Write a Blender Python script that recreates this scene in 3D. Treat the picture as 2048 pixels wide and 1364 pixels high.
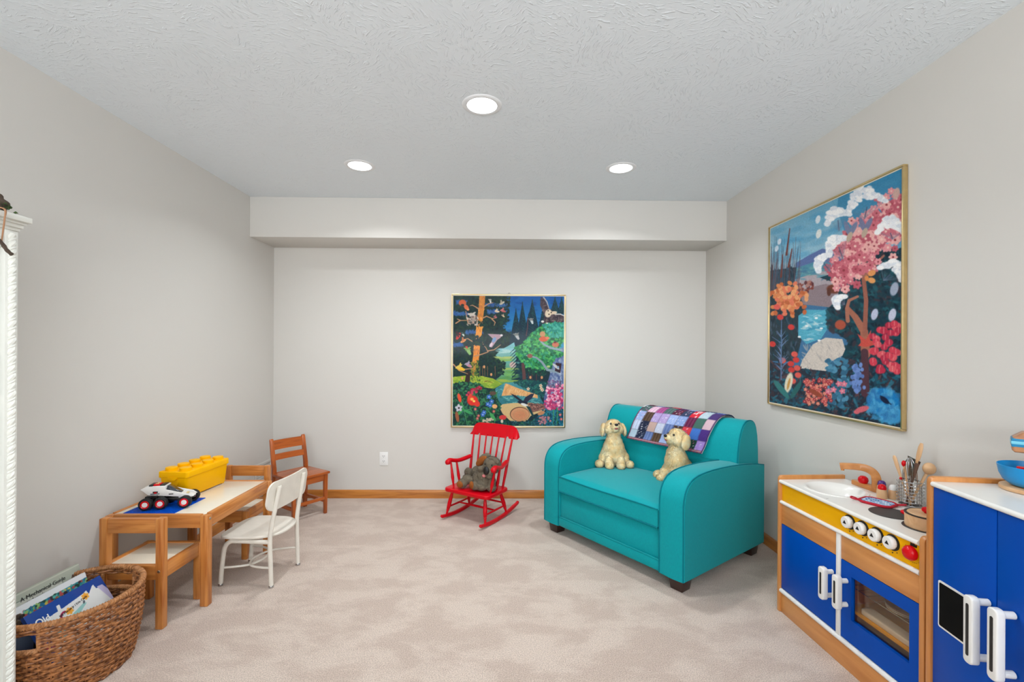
import bpy, bmesh, math, random
import numpy as np
from mathutils import Vector, Matrix
PI = math.pi
for o in list(bpy.data.objects): bpy.data.objects.remove(o)
S = bpy.context.scene
COL = S.collection

# ------------------------------------------------------------------ camera
F_PX, YAW, ROLL, V0, CZ = 915.0, 0.0131, 0.0054, 700.44, 1.2671
f_ = Vector((math.sin(YAW), math.cos(YAW), 0))
r_ = Vector((math.cos(YAW), -math.sin(YAW), 0))
u_ = r_.cross(f_)
rr = r_*math.cos(ROLL) + u_*math.sin(ROLL)
uu = -r_*math.sin(ROLL) + u_*math.cos(ROLL)
cd = bpy.data.cameras.new('camera'); cam = bpy.data.objects.new('camera', cd); COL.objects.link(cam)
m3 = Matrix((rr, uu, -f_)).transposed()
cam.matrix_world = Matrix.Translation((0, 0, CZ)) @ m3.to_4x4()
cd.sensor_fit = 'HORIZONTAL'; cd.sensor_width = 36.0; cd.lens = F_PX/2048*36
cd.shift_y = (V0-682)/2048; cd.clip_start = 0.02
S.camera = cam

# ------------------------------------------------------------------ view, world, lights
S.view_settings.view_transform = 'Standard'; S.view_settings.look = 'None'
S.view_settings.gamma = 1; S.view_settings.use_curve_mapping = False
S.view_settings.exposure = 0.2
W = bpy.data.worlds.new('world'); S.world = W; W.use_nodes = True
W.node_tree.nodes['Background'].inputs[0].default_value = (0.85, 0.9, 1, 1)
W.node_tree.nodes['Background'].inputs[1].default_value = 1.0
def area_light(name, loc, rot, sx, sy, power, color=(1, 1, 1), shape='RECTANGLE'):
    l = bpy.data.lights.new(name, 'AREA'); l.shape = shape; l.size = sx; l.size_y = sy
    l.energy = power; l.color = color
    o = bpy.data.objects.new(name, l); o.location = loc; o.rotation_euler = rot; COL.objects.link(o)
    return o
LENS_EMIT = 6.0; LAMP_W = 8.3; SPREAD = 143.0
UPLIGHT_W = 203.0
XL, XR, D, DS, ZS, H, YB = -1.979, 1.719, 3.922, 3.549, 2.130, 2.44, -2.6
area_light('rear_uplight', (-0.1, YB+0.02, 1.45), (math.radians(158), 0, 0), 3.0, 1.3, UPLIGHT_W, (0.93, 0.965, 1.0))  # added fill light behind the camera, tilted up to brighten the ceiling

for lx, ly in ((-.121, 2.192), (-.939, 2.931), (.731, 2.926)):
    l_ = area_light('recessed_lamp_light', (lx, ly, H-.011), (0, 0, 0), .13, .13, LAMP_W, (.93, .968, 1.0), 'DISK'); l_.data.spread = math.radians(SPREAD)

# ------------------------------------------------------------------ materials
def lin(c):
    r = []
    for v in c[:3]:
        v = v/255.0
        r.append(v/12.92 if v <= 0.04045 else ((v+0.055)/1.055)**2.4)
    return (r[0], r[1], r[2], 1.0)
def newmat(name):
    m = bpy.data.materials.new(name); m.use_nodes = True
    nt = m.node_tree; return m, nt, nt.nodes['Principled BSDF']
def node(nt, t, **k):
    n = nt.nodes.new(t)
    for a, v in k.items():
        if a.startswith('i_'): n.inputs[a[2:].replace('_', ' ')].default_value = v
        else: setattr(n, a, v)
    return n
def mat(name, col, rough=0.5, metal=0.0, coat=0.0, vary=0.06, vscale=8.0, bump=0.0, bscale=200.0, emit=0.0, spec=0.5, sheen=0.0, stretch=None, col2=None):
    m, nt, b = newmat(name); c = lin(col)
    tc = node(nt, 'ShaderNodeTexCoord')
    src = tc.outputs['Object']
    if stretch:
        mp = node(nt, 'ShaderNodeMapping'); mp.inputs['Scale'].default_value = stretch
        nt.links.new(src, mp.inputs[0]); src = mp.outputs[0]
    n = node(nt, 'ShaderNodeTexNoise', i_Scale=vscale, i_Detail=4.0); nt.links.new(src, n.inputs['Vector'])
    rp = node(nt, 'ShaderNodeValToRGB')
    c2 = lin(col2) if col2 else tuple(min(1, x*(1+vary)) for x in c[:3])+(1,)
    c1 = c if col2 else tuple(x*(1-vary) for x in c[:3])+(1,)
    rp.color_ramp.elements[0].position = 0.35; rp.color_ramp.elements[1].position = 0.65
    rp.color_ramp.elements[0].color = c1; rp.color_ramp.elements[1].color = c2
    nt.links.new(n.outputs['Fac'], rp.inputs[0]); nt.links.new(rp.outputs[0], b.inputs['Base Color'])
    b.inputs['Roughness'].default_value = rough; b.inputs['Metallic'].default_value = metal
    b.inputs['Coat Weight'].default_value = coat; b.inputs['Coat Roughness'].default_value = 0.1
    b.inputs['Specular IOR Level'].default_value = spec
    b.inputs['Sheen Weight'].default_value = sheen; b.inputs['Sheen Roughness'].default_value = 0.3
    if emit:
        b.inputs['Emission Color'].default_value = c; b.inputs['Emission Strength'].default_value = emit
    if bump:
        n2 = node(nt, 'ShaderNodeTexNoise', i_Scale=bscale, i_Detail=3.0); nt.links.new(tc.outputs['Object'], n2.inputs['Vector'])
        bp = node(nt, 'ShaderNodeBump', i_Strength=bump, i_Distance=0.003)
        nt.links.new(n2.outputs['Fac'], bp.inputs['Height']); nt.links.new(bp.outputs[0], b.inputs['Normal'])
    return m
def wood(name, dark, light, axis='X', rough=0.4, scale=14.0, stretch=10.0, coat=0.2):
    m, nt, b = newmat(name)
    tc = node(nt, 'ShaderNodeTexCoord'); mp = node(nt, 'ShaderNodeMapping')
    mp.inputs['Scale'].default_value = tuple(1.0 if a == axis else stretch for a in 'XYZ')
    nt.links.new(tc.outputs['Object'], mp.inputs[0])
    n = node(nt, 'ShaderNodeTexNoise', i_Scale=scale/stretch*2.2, i_Detail=6.0, i_Distortion=0.8)
    nt.links.new(mp.outputs[0], n.inputs['Vector'])
    rp = node(nt, 'ShaderNodeValToRGB'); e = rp.color_ramp.elements
    e[0].position = 0.30; e[0].color = lin(dark); e[1].position = 0.68; e[1].color = lin(light)
    e2 = rp.color_ramp.elements.new(0.5); a, c = lin(dark), lin(light); e2.color = tuple(a[i]*.35+c[i]*.65 for i in range(3))+(1,)
    nt.links.new(n.outputs['Fac'], rp.inputs[0]); nt.links.new(rp.outputs[0], b.inputs['Base Color'])
    b.inputs['Roughness'].default_value = rough; b.inputs['Coat Weight'].default_value = coat; b.inputs['Coat Roughness'].default_value = 0.25
    return m
def woods(name, *a, **k): return {ax: wood(name+'_'+ax, *a, axis=ax, **k) for ax in 'XYZ'}
def paint_mat(name, rough=0.4, coat=0.0, bump=0.0, bscale=300, spec=0.4):
    m, nt, b = newmat(name)
    at = node(nt, 'ShaderNodeAttribute', attribute_name='paint')
    nt.links.new(at.outputs['Color'], b.inputs['Base Color'])
    b.inputs['Roughness'].default_value = rough; b.inputs['Coat Weight'].default_value = coat; b.inputs['Coat Roughness'].default_value = 0.08; b.inputs['Specular IOR Level'].default_value = spec
    if bump:
        tc = node(nt, 'ShaderNodeTexCoord')
        n2 = node(nt, 'ShaderNodeTexNoise', i_Scale=bscale); nt.links.new(tc.outputs['Object'], n2.inputs['Vector'])
        bp = node(nt, 'ShaderNodeBump', i_Strength=bump, i_Distance=0.003)
        nt.links.new(n2.outputs['Fac'], bp.inputs['Height']); nt.links.new(bp.outputs[0], b.inputs['Normal'])
    return m

# ------------------------------------------------------------------ mesh building
class G:
    """collects shapes and links them as ONE mesh object"""
    def __init__(s): s.bm = bmesh.new(); s.M = Matrix.Identity(4)
    def _add(s, vs, fs):
        v = [s.bm.verts.new(s.M @ Vector(p)) for p in vs]
        for f in fs:
            try: s.bm.faces.new([v[i] for i in f])
            except ValueError: pass
        return v
    def box(s, x0, x1, y0, y1, z0, z1, bev=0.0, seg=2):
        b = bmesh.new()
        r = bmesh.ops.create_cube(b, size=1.0)
        for v in b.verts:
            v.co = Vector(((x0+x1)/2+v.co.x*(x1-x0), (y0+y1)/2+v.co.y*(y1-y0), (z0+z1)/2+v.co.z*(z1-z0)))
        if bev > 0: bmesh.ops.bevel(b, geom=list(b.edges), offset=bev, segments=seg, profile=0.5, affect='EDGES')
        s._merge(b); return s
    def _merge(s, b, T=None):
        T = s.M if T is None else s.M @ T
        mp = {}
        for v in b.verts: mp[v] = s.bm.verts.new(T @ v.co)
        for f in b.faces:
            try: s.bm.faces.new([mp[v] for v in f.verts])
            except ValueError: pass
        b.free()
    def hexa(s, bot, top, bev=0.0):
        """8 corner box: bot, top = four points each, counter-clockwise"""
        b = bmesh.new(); v = [b.verts.new(p) for p in list(bot)+list(top)]
        for f in [(3, 2, 1, 0), (4, 5, 6, 7)]+[(i, (i+1) % 4, 4+(i+1) % 4, 4+i) for i in range(4)]: b.faces.new([v[i] for i in f])
        if bev: bmesh.ops.bevel(b, geom=list(b.edges), offset=bev, segments=2, profile=0.5, affect='EDGES')
        s._merge(b); return s
    def prism(s, poly, a0, a1, axis='z', bev=0.0, seg=2):
        """poly of 2-D points extruded along axis; (u,w) = the two other axes in order"""
        def P(u, w, a): return {'x': (a, u, w), 'y': (u, a, w), 'z': (u, w, a)}[axis]
        b = bmesh.new(); n = len(poly)
        lo = [b.verts.new(P(u, w, a0)) for u, w in poly]; hi = [b.verts.new(P(u, w, a1)) for u, w in poly]
        b.faces.new(lo[::-1]); b.faces.new(hi)
        for i in range(n): b.faces.new([lo[i], lo[(i+1) % n], hi[(i+1) % n], hi[i]])
        bmesh.ops.recalc_face_normals(b, faces=list(b.faces))
        if bev:
            caps = [e for e in b.edges if (e.verts[0] in lo) == (e.verts[1] in lo)]
            bmesh.ops.bevel(b, geom=caps, offset=bev, segments=seg, profile=0.5, affect='EDGES')
        s._merge(b); return s
    def tube(s, pts, r, seg=10, cap=True, closed=False, squash=None):
        pts = [Vector(p) for p in pts]; n = len(pts)
        rs = r if isinstance(r, (list, tuple)) else [r]*n
        rings = []; prev = None
        for i, p in enumerate(pts):
            if closed: t = (pts[(i+1) % n]-pts[i-1])
            else: t = pts[min(i+1, n-1)]-pts[max(i-1, 0)]
            t.normalize()
            if prev is None:
                a = Vector((0, 0, 1)) if abs(t.z) < .9 else Vector((1, 0, 0))
                nx = a.cross(t).normalized()
            else:
                nx = prev - t*prev.dot(t); nx.normalize()
            prev = nx; ny = t.cross(nx)
            rings.append([s.bm.verts.new(s.M @ (p+(nx*math.cos(2*PI*k/seg)+ny*math.sin(2*PI*k/seg)*(squash or 1))*rs[i])) for k in range(seg)])
        m = n if closed else n-1
        for i in range(m):
            A, B = rings[i], rings[(i+1) % n]
            for k in range(seg):
                try: s.bm.faces.new([A[k], A[(k+1) % seg], B[(k+1) % seg], B[k]])
                except ValueError: pass
        if cap and not closed:
            s.bm.faces.new(rings[0][::-1]); s.bm.faces.new(rings[-1])
        return s
    def lathe(s, prof, seg=24, c=(0, 0, 0), T=None):
        T = T or Matrix.Translation(c); rings = []
        for r, z in prof:
            if r <= 1e-6: rings.append([s.bm.verts.new(s.M @ T @ Vector((0, 0, z)))])
            else: rings.append([s.bm.verts.new(s.M @ T @ Vector((r*math.cos(2*PI*k/seg), r*math.sin(2*PI*k/seg), z))) for k in range(seg)])
        for A, B in zip(rings, rings[1:]):
            for k in range(seg):
                k2 = (k+1) % seg
                if len(A) == 1 and len(B) == 1: continue
                if len(A) == 1: f = [A[0], B[k2], B[k]]
                elif len(B) == 1: f = [A[k], A[k2], B[0]]
                else: f = [A[k], A[k2], B[k2], B[k]]
                s.bm.faces.new(f)
        return s
    def ell(s, c, r, rot=(0, 0, 0), seg=16, rings=10):
        b = bmesh.new(); bmesh.ops.create_uvsphere(b, u_segments=seg, v_segments=rings, radius=1)
        from mathutils import Euler
        T = Matrix.Translation(c) @ Euler(rot).to_matrix().to_4x4() @ Matrix.Diagonal((r[0], r[1], r[2], 1))
        s._merge(b, T); return s
    def build(s, name, material, parent=None, label=None, loc=None, rz=0.0, sharp=38, **props):
        me = bpy.data.meshes.new(name)
        bmesh.ops.recalc_face_normals(s.bm, faces=list(s.bm.faces))
        s.bm.to_mesh(me); s.bm.free()
        me.polygons.foreach_set('use_smooth', [True]*len(me.polygons))
        if sharp: me.set_sharp_from_angle(angle=math.radians(sharp))
        return link(name, me, material, parent, label, loc, rz, **props)
def link(name, me, material, parent=None, label=None, loc=None, rz=0.0, **props):
    if material is not None and not me.materials: me.materials.append(material)
    o = bpy.data.objects.new(name, me); COL.objects.link(o)
    if loc is not None: o.location = loc
    o.rotation_euler.z = rz
    if parent is not None: o.parent = parent
    if label: o['label'] = label
    for k, v in props.items(): o[k] = v
    return o
def thing(name, label, cat, loc=(0, 0, 0), rz=0.0, group=None):
    o = bpy.data.objects.new(name, None); COL.objects.link(o); o.empty_display_size = 0.05
    o.location = loc; o.rotation_euler = (0, 0, rz); o['label'] = label; o['category'] = cat
    if group: o['group'] = group
    return o
def tag(o, label, cat, group=None):
    o['label'] = label; o['category'] = cat
    if group: o['group'] = group
    return o
def struct(g, name, m, parent=None):
    o = g.build(name, m, parent)
    if parent is None: o['kind'] = 'structure'
    return o
def copy_tree(o, parent=None):
    c = o.copy(); COL.objects.link(c); c.parent = parent
    for ch in list(o.children): copy_tree(ch, c)
    return c
def arc(cx, cy, r, a0, a1, n):
    return [(cx+r*math.cos(math.radians(a0+(a1-a0)*i/n)), cy+r*math.sin(math.radians(a0+(a1-a0)*i/n))) for i in range(n+1)]
def rrect(x0, x1, y0, y1, r, n=5):
    return arc(x1-r, y0+r, r, -90, 0, n)+arc(x1-r, y1-r, r, 0, 90, n)+arc(x0+r, y1-r, r, 90, 180, n)+arc(x0+r, y0+r, r, 180, 270, n)
def smooth_pts(pts, n=6):
    """Catmull-Rom through the points"""
    P = [Vector(p) for p in pts]; P = [P[0]*2-P[1]]+P+[P[-1]*2-P[-2]]; out = []
    for i in range(1, len(P)-2):
        for k in range(n):
            t = k/n; a, b, c, d = P[i-1:i+3]
            out.append(0.5*((2*b)+(c-a)*t+(2*a-5*b+4*c-d)*t*t+(3*b-a-3*c+d)*t**3))
    out.append(P[-2]); return out
def blob(parts, voxel=0.006, smooth=8):
    """one continuous surface from ellipsoids: parts = list of (centre, radii, rot)"""
    g = G()
    for p in parts: g.ell(p[0], p[1], p[2] if len(p) > 2 else (0, 0, 0), 20, 14)
    me = bpy.data.meshes.new('tmp'); g.bm.to_mesh(me); g.bm.free()
    o = bpy.data.objects.new('tmp', me); COL.objects.link(o)
    r = o.modifiers.new('r', 'REMESH'); r.mode = 'VOXEL'; r.voxel_size = voxel
    s = o.modifiers.new('s', 'SMOOTH'); s.iterations = smooth; s.factor = 0.5
    dg = bpy.context.evaluated_depsgraph_get(); dg.update()
    out = bpy.data.meshes.new_from_object(o.evaluated_get(dg))
    bpy.data.objects.remove(o); bpy.data.meshes.remove(me)
    out.polygons.foreach_set('use_smooth', [True]*len(out.polygons))
    return out
def fur(me, n, length, width, seed=1, droop=0.5, avoid=()):
    """adds n little tapered tufts to a mesh, still one mesh"""
    rnd = random.Random(seed); bm = bmesh.new(); bm.from_mesh(me)
    faces = list(bm.faces); ar = np.array([f.calc_area() for f in faces]); cum = np.cumsum(ar)/ar.sum()
    new = []
    for i in range(n):
        f = faces[int(np.searchsorted(cum, rnd.random()))]
        vs = [v.co for v in f.verts]; w = [rnd.random()+.05 for _ in vs]; t = sum(w)
        p = sum((vs[k]*(w[k]/t) for k in range(len(vs))), Vector()); nn = f.normal
        if any((p-Vector(c)).length < r for c, r in avoid): continue
        dn = Vector((rnd.gauss(0, .35), rnd.gauss(0, .35), -droop+rnd.gauss(0, .25)))
        dn = dn-nn*dn.dot(nn); dn.normalize(); d = (nn*rnd.uniform(.2, .6)+dn); d.normalize(); L = length*rnd.uniform(.6, 1.25)
        side = nn.cross(d).normalized()*width
        mid = p+nn*L*.12+d*L*.45
        new.append((p-nn*0.001-side, p-nn*0.001+side, mid+side*.6, p+d*L, mid-side*.6))
    for a, b, c, d, e in new:
        q = [bm.verts.new(x) for x in (a, b, c, d, e)]; fc = bm.faces.new(q); fc.smooth = True
    bm.to_mesh(me); bm.free(); return me

# ------------------------------------------------------------------ painter for flat printed things
class Canvas:
    def __init__(s, w, h, c, seed=0):
        s.w, s.h = w, h; s.a = np.zeros((h, w, 3), np.float32); s.a[:] = np.array(c)/255.0
        s.Y, s.X = np.mgrid[0:h, 0:w].astype(np.float32); s.rnd = random.Random(seed); s.nr = np.random.RandomState(seed)
    def _blend(s, x0, x1, y0, y1, m, c):
        s.a[y0:y1, x0:x1] = s.a[y0:y1, x0:x1]*(1-m[..., None])+np.array(c, np.float32)/255.0*m[..., None]
    def win(s, x0, x1, y0, y1):
        return max(0, int(x0)), min(s.w, int(x1)+2), max(0, int(y0)), min(s.h, int(y1)+2)
    def ell(s, cx, cy, rx, ry, c, rot=0, soft=0.25, alpha=1.0):
        R = max(rx, ry)*(1+soft)+2; x0, x1, y0, y1 = s.win(cx-R, cx+R, cy-R, cy+R)
        if x1 <= x0 or y1 <= y0: return
        X = s.X[y0:y1, x0:x1]-cx; Y = s.Y[y0:y1, x0:x1]-cy; a = math.radians(rot); ca, sa = math.cos(a), math.sin(a)
        d = np.sqrt(((X*ca+Y*sa)/rx)**2+((-X*sa+Y*ca)/ry)**2)
        s._blend(x0, x1, y0, y1, np.clip((1+soft/2-d)/max(soft, 1.0/max(rx, ry)), 0, 1)*alpha, c)
    def line(s, pts, w, c, w2=None, alpha=1.0, soft=1.2):
        w2 = w if w2 is None else w2; n = len(pts)-1
        for i in range(n):
            (xa, ya), (xb, yb) = pts[i], pts[i+1]; wa = w+(w2-w)*i/n; wb = w+(w2-w)*(i+1)/n; R = max(wa, wb)/2+2
            x0, x1, y0, y1 = s.win(min(xa, xb)-R, max(xa, xb)+R, min(ya, yb)-R, max(ya, yb)+R)
            if x1 <= x0 or y1 <= y0: continue
            X = s.X[y0:y1, x0:x1]; Y = s.Y[y0:y1, x0:x1]; dx, dy = xb-xa, yb-ya; L = dx*dx+dy*dy+1e-6
            t = np.clip(((X-xa)*dx+(Y-ya)*dy)/L, 0, 1); d = np.hypot(X-xa-t*dx, Y-ya-t*dy)
            s._blend(x0, x1, y0, y1, np.clip(((wa+(wb-wa)*t)/2-d)/soft+0.5, 0, 1)*alpha, c)
    def mask(s, pts):
        xs = [p[0] for p in pts]; ys = [p[1] for p in pts]; x0, x1, y0, y1 = s.win(min(xs), max(xs), min(ys), max(ys))
        X = s.X[y0:y1, x0:x1]; Y = s.Y[y0:y1, x0:x1]; ins = np.zeros(X.shape, bool); n = len(pts)
        for i in range(n):
            xa, ya = pts[i]; xb, yb = pts[(i+1) % n]
            if ya == yb: continue
            ins ^= ((Y < ya) != (Y < yb)) & (X < (xb-xa)*(Y-ya)/(yb-ya)+xa)
        return x0, x1, y0, y1, ins
    def poly(s, pts, c, alpha=1.0, c2=None):
        x0, x1, y0, y1, ins = s.mask(pts)
        if x1 <= x0 or y1 <= y0: return
        if c2 is not None:
            t = np.clip((s.Y[y0:y1, x0:x1]-y0)/max(1, y1-y0), 0, 1)[..., None]
            cc = (np.array(c)*(1-t)+np.array(c2)*t)/255.0; m = (ins*alpha)[..., None]
            s.a[y0:y1, x0:x1] = s.a[y0:y1, x0:x1]*(1-m)+cc*m
        else: s._blend(x0, x1, y0, y1, ins.astype(np.float32)*alpha, c)
    def leaves(s, pts, n, r0, r1, cols, aspect=0.5, soft=0.3, alpha=0.9, rot=None):
        x0, x1, y0, y1, ins = s.mask(pts)
        ys, xs = np.nonzero(ins)
        if len(xs) == 0: return
        for _ in range(n):
            i = s.rnd.randrange(len(xs)); r = s.rnd.uniform(r0, r1)
            s.ell(xs[i]+x0, ys[i]+y0, r, r*aspect*s.rnd.uniform(.7, 1.3), s.rnd.choice(cols), s.rnd.uniform(0, 180) if rot is None else rot+s.rnd.gauss(0, 18), soft, alpha)
    def flower(s, x, y, r, c, cc, n=5):
        a0 = s.rnd.uniform(0, 360)
        for k in range(n):
            a = math.radians(a0+360*k/n); s.ell(x+r*.55*math.cos(a), y+r*.55*math.sin(a), r*.5, r*.36, c, math.degrees(a), .3)
        s.ell(x, y, r*.25, r*.25, cc)
    def soften(s, n=1, mix=1.0):
        for _ in range(n):
            p = np.pad(s.a, ((1, 1), (1, 1), (0, 0)), 'edge'); q = (p[:-2]+p[1:-1]*2+p[2:])/4; q = (q[:, :-2]+q[:, 1:-1]*2+q[:, 2:])/4
            s.a = s.a*(1-mix)+q*mix
    def noise(s, amt):
        n = s.nr.normal(0, amt, (s.h//3+2, s.w//3+2, 1)).repeat(3, 0).repeat(3, 1)[:s.h, :s.w]
        s.a = np.clip(s.a*(1+n), 0, 1)
    def sample(s, x, y):
        xi = np.clip(x, 0, s.w-1.001); yi = np.clip(y, 0, s.h-1.001); x0 = xi.astype(int); y0 = yi.astype(int)
        fx = (xi-x0)[..., None]; fy = (yi-y0)[..., None]; A = s.a
        return (A[y0, x0]*(1-fx)+A[y0, x0+1]*fx)*(1-fy)+(A[y0+1, x0]*(1-fx)+A[y0+1, x0+1]*fx)*fy
def homography(src, dst):
    A = []
    for (x, y), (u, v) in zip(src, dst):
        A.append([x, y, 1, 0, 0, 0, -u*x, -u*y, -u]); A.append([0, 0, 0, x, y, 1, -v*x, -v*y, -v])
    return np.linalg.svd(np.array(A, float))[2][-1].reshape(3, 3)
def grid_sheet(P, cols_srgb, name):
    """P: (ny,nx,3) positions, cols (ny,nx,3) sRGB -> mesh carrying the 'paint' colour attribute"""
    ny, nx = P.shape[:2]; me = bpy.data.meshes.new(name)
    idx = np.arange(nx*ny).reshape(ny, nx)
    q = np.stack([idx[:-1, :-1], idx[:-1, 1:], idx[1:, 1:], idx[1:, :-1]], -1).reshape(-1, 4)
    me.vertices.add(nx*ny); me.vertices.foreach_set('co', P.reshape(-1).astype(np.float32))
    me.loops.add(q.size); me.loops.foreach_set('vertex_index', q.reshape(-1).astype(np.int32))
    me.polygons.add(len(q)); me.polygons.foreach_set('loop_start', np.arange(0, q.size, 4, dtype=np.int32))
    me.update(calc_edges=True)
    me.polygons.foreach_set('use_smooth', [True]*len(q))
    at = me.color_attributes.new('paint', 'FLOAT_COLOR', 'POINT')
    c = np.clip(cols_srgb.reshape(-1, 3), 0, 1); l = np.where(c <= .04045, c/12.92, ((c+.055)/1.055)**2.4)
    at.data.foreach_set('color', np.concatenate([l, np.ones((len(l), 1))], 1).reshape(-1).astype(np.float32))
    me.validate(); return me
def lettering(text, size, depth, M, name, material, parent, bold=False):
    cu = bpy.data.curves.new('t', 'FONT'); cu.body = text; cu.size = size; cu.extrude = depth; cu.align_x = 'LEFT'
    if bold: cu.offset = size*0.02
    o = bpy.data.objects.new('t', cu); COL.objects.link(o)
    dg = bpy.context.evaluated_depsgraph_get(); dg.update()
    me = bpy.data.meshes.new_from_object(o.evaluated_get(dg)); bpy.data.objects.remove(o)
    me.transform(M)
    return link(name, me, material, parent)
# ------------------------------------------------------------------ room
WALL = mat('warm_grey_wall_paint', (217, 214, 208), rough=0.75, vary=0.008, vscale=1.5, bump=0.05, bscale=160, spec=0.3)
def carpet():
    m, nt, b = newmat('beige_carpet'); tc = node(nt, 'ShaderNodeTexCoord')
    mp = node(nt, 'ShaderNodeMapping'); mp.inputs['Rotation'].default_value = (0, 0, 0.6); mp.inputs['Scale'].default_value = (1.0, 1.7, 1)
    nt.links.new(tc.outputs['Object'], mp.inputs[0])
    n1 = node(nt, 'ShaderNodeTexNoise', i_Scale=3.4, i_Detail=7.0, i_Roughness=0.66, i_Distortion=0.25); nt.links.new(mp.outputs[0], n1.inputs['Vector'])
    r1 = node(nt, 'ShaderNodeValToRGB'); e = r1.color_ramp.elements
    e[0].position = 0.44; e[0].color = lin((207, 187, 173)); e[1].position = 0.56; e[1].color = lin((221, 203, 189))
    nt.links.new(n1.outputs['Fac'], r1.inputs[0])
    n2 = node(nt, 'ShaderNodeTexNoise', i_Scale=230.0, i_Detail=2.0, i_Roughness=0.7); nt.links.new(tc.outputs['Object'], n2.inputs['Vector'])
    r2 = node(nt, 'ShaderNodeValToRGB'); e = r2.color_ramp.elements
    e[0].position = 0.3; e[0].color = (0.52, 0.50, 0.49, 1); e[1].position = 0.66; e[1].color = (1.12, 1.12, 1.12, 1)
    nt.links.new(n2.outputs['Fac'], r2.inputs[0])
    mx = node(nt, 'ShaderNodeMix', data_type='RGBA', blend_type='MULTIPLY'); mx.inputs['Factor'].default_value = 1.0
    nt.links.new(r1.outputs[0], mx.inputs['A']); nt.links.new(r2.outputs[0], mx.inputs['B'])
    nt.links.new(mx.outputs['Result'], b.inputs['Base Color'])
    b.inputs['Roughness'].default_value = 0.95; b.inputs['Specular IOR Level'].default_value = 0.1; b.inputs['Sheen Weight'].default_value = 0.25
    bp = node(nt, 'ShaderNodeBump', i_Strength=0.7, i_Distance=0.004); nt.links.new(n2.outputs['Fac'], bp.inputs['Height'])
    nt.links.new(bp.outputs[0], b.inputs['Normal']); return m
def ceiling_mat():
    m, nt, b = newmat('stomped_texture_ceiling'); tc = node(nt, 'ShaderNodeTexCoord')
    vo = node(nt, 'ShaderNodeTexVoronoi', i_Scale=7.0); vo.feature = 'F1'
    ns = node(nt, 'ShaderNodeTexNoise', i_Scale=6.0, i_Detail=2.0); nt.links.new(tc.outputs['Object'], ns.inputs['Vector'])
    ad = node(nt, 'ShaderNodeVectorMath', operation='MULTIPLY_ADD'); ad.inputs[1].default_value = (.12, .12, 0)
    nt.links.new(ns.outputs['Color'], ad.inputs[0]); nt.links.new(tc.outputs['Object'], ad.inputs[2])
    nt.links.new(ad.outputs[0], vo.inputs['Vector'])
    sx = node(nt, 'ShaderNodeSeparateColor'); nt.links.new(vo.outputs['Color'], sx.inputs[0])
    ml = node(nt, 'ShaderNodeMath', operation='MULTIPLY'); ml.inputs[1].default_value = 6.283; nt.links.new(sx.outputs[0], ml.inputs[0])
    vr = node(nt, 'ShaderNodeVectorRotate', rotation_type='Z_AXIS'); nt.links.new(ad.outputs[0], vr.inputs['Vector']); nt.links.new(ml.outputs[0], vr.inputs['Angle'])
    mp = node(nt, 'ShaderNodeMapping'); mp.inputs['Scale'].default_value = (1, 3.4, 1); nt.links.new(vr.outputs[0], mp.inputs[0])
    n1 = node(nt, 'ShaderNodeTexNoise', i_Scale=32.0, i_Detail=2.5, i_Distortion=0.5); nt.links.new(mp.outputs[0], n1.inputs['Vector'])
    rp = node(nt, 'ShaderNodeValToRGB'); rp.color_ramp.elements[0].position = 0.54; rp.color_ramp.elements[1].position = 0.70
    nt.links.new(n1.outputs['Fac'], rp.inputs[0])
    bp = node(nt, 'ShaderNodeBump', i_Strength=0.42, i_Distance=0.006); nt.links.new(rp.outputs[0], bp.inputs['Height'])
    nt.links.new(bp.outputs[0], b.inputs['Normal'])
    b.inputs['Base Color'].default_value = lin((234, 241, 246)); b.inputs['Roughness'].default_value = 0.6; b.inputs['Specular IOR Level'].default_value = 0.4
    return m
struct(G().box(XL-.15, XR+.15, YB-.15, D+.15, -0.1, 0), 'floor', carpet())
struct(G().box(XL-.15, XR+.15, YB-.15, D+.15, H, H+.1), 'ceiling', ceiling_mat())
struct(G().box(XL-.15, XR+.15, D, D+.15, 0, H), 'wall_back', WALL)
struct(G().box(XL-.15, XL, YB, D, 0, H), 'wall_left', WALL)
struct(G().box(XR, XR+.15, YB, D, 0, H), 'wall_right', WALL)
g = G()      # rear wall round an added window opening, unseen behind the viewer
g.box(XL-.15, XR+.15, YB-.15, YB, 0, .68); g.box(XL-.15, XR+.15, YB-.15, YB, 2.22, H)
g.box(XL-.15, -1.62, YB-.15, YB, .68, 2.22); g.box(1.42, XR+.15, YB-.15, YB, .68, 2.22)
struct(g, 'wall_rear', WALL)
WHITEP = mat('white_trim_paint', (240, 240, 238), rough=0.4, vary=0.01)
g = G(); g.box(-1.62, 1.42, YB-.1, YB-.04, .68, .74); g.box(-1.62, 1.42, YB-.1, YB-.04, 2.16, 2.22)
for x in (-1.62, -.13, 1.36): g.box(x, x+.06, YB-.1, YB-.04, .68, 2.22)
struct(g, 'added_window_1', WHITEP)  # made-up window frame, out of view, put in to go with the fill light
struct(G().box(XL, XR, DS, D, ZS, H, .003), 'trim_1', WALL)
OAK = woods('golden_oak_trim', (158, 88, 26), (204, 132, 56), rough=0.35)
def base_prof(x, s): return [(x, 0), (x+s*.012, 0), (x+s*.012, .055), (x+s*.009, .064), (x+s*.004, .07), (x, .07)]
struct(G().prism(base_prof(D, -1), XL, XR, 'x'), 'baseboard_back', OAK['X'])
struct(G().prism(base_prof(XL, 1), YB, D-.012, 'y'), 'baseboard_left', OAK['Y'])
struct(G().prism(base_prof(XR, -1), YB, D-.012, 'y'), 'baseboard_right', OAK['Y'])

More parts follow.
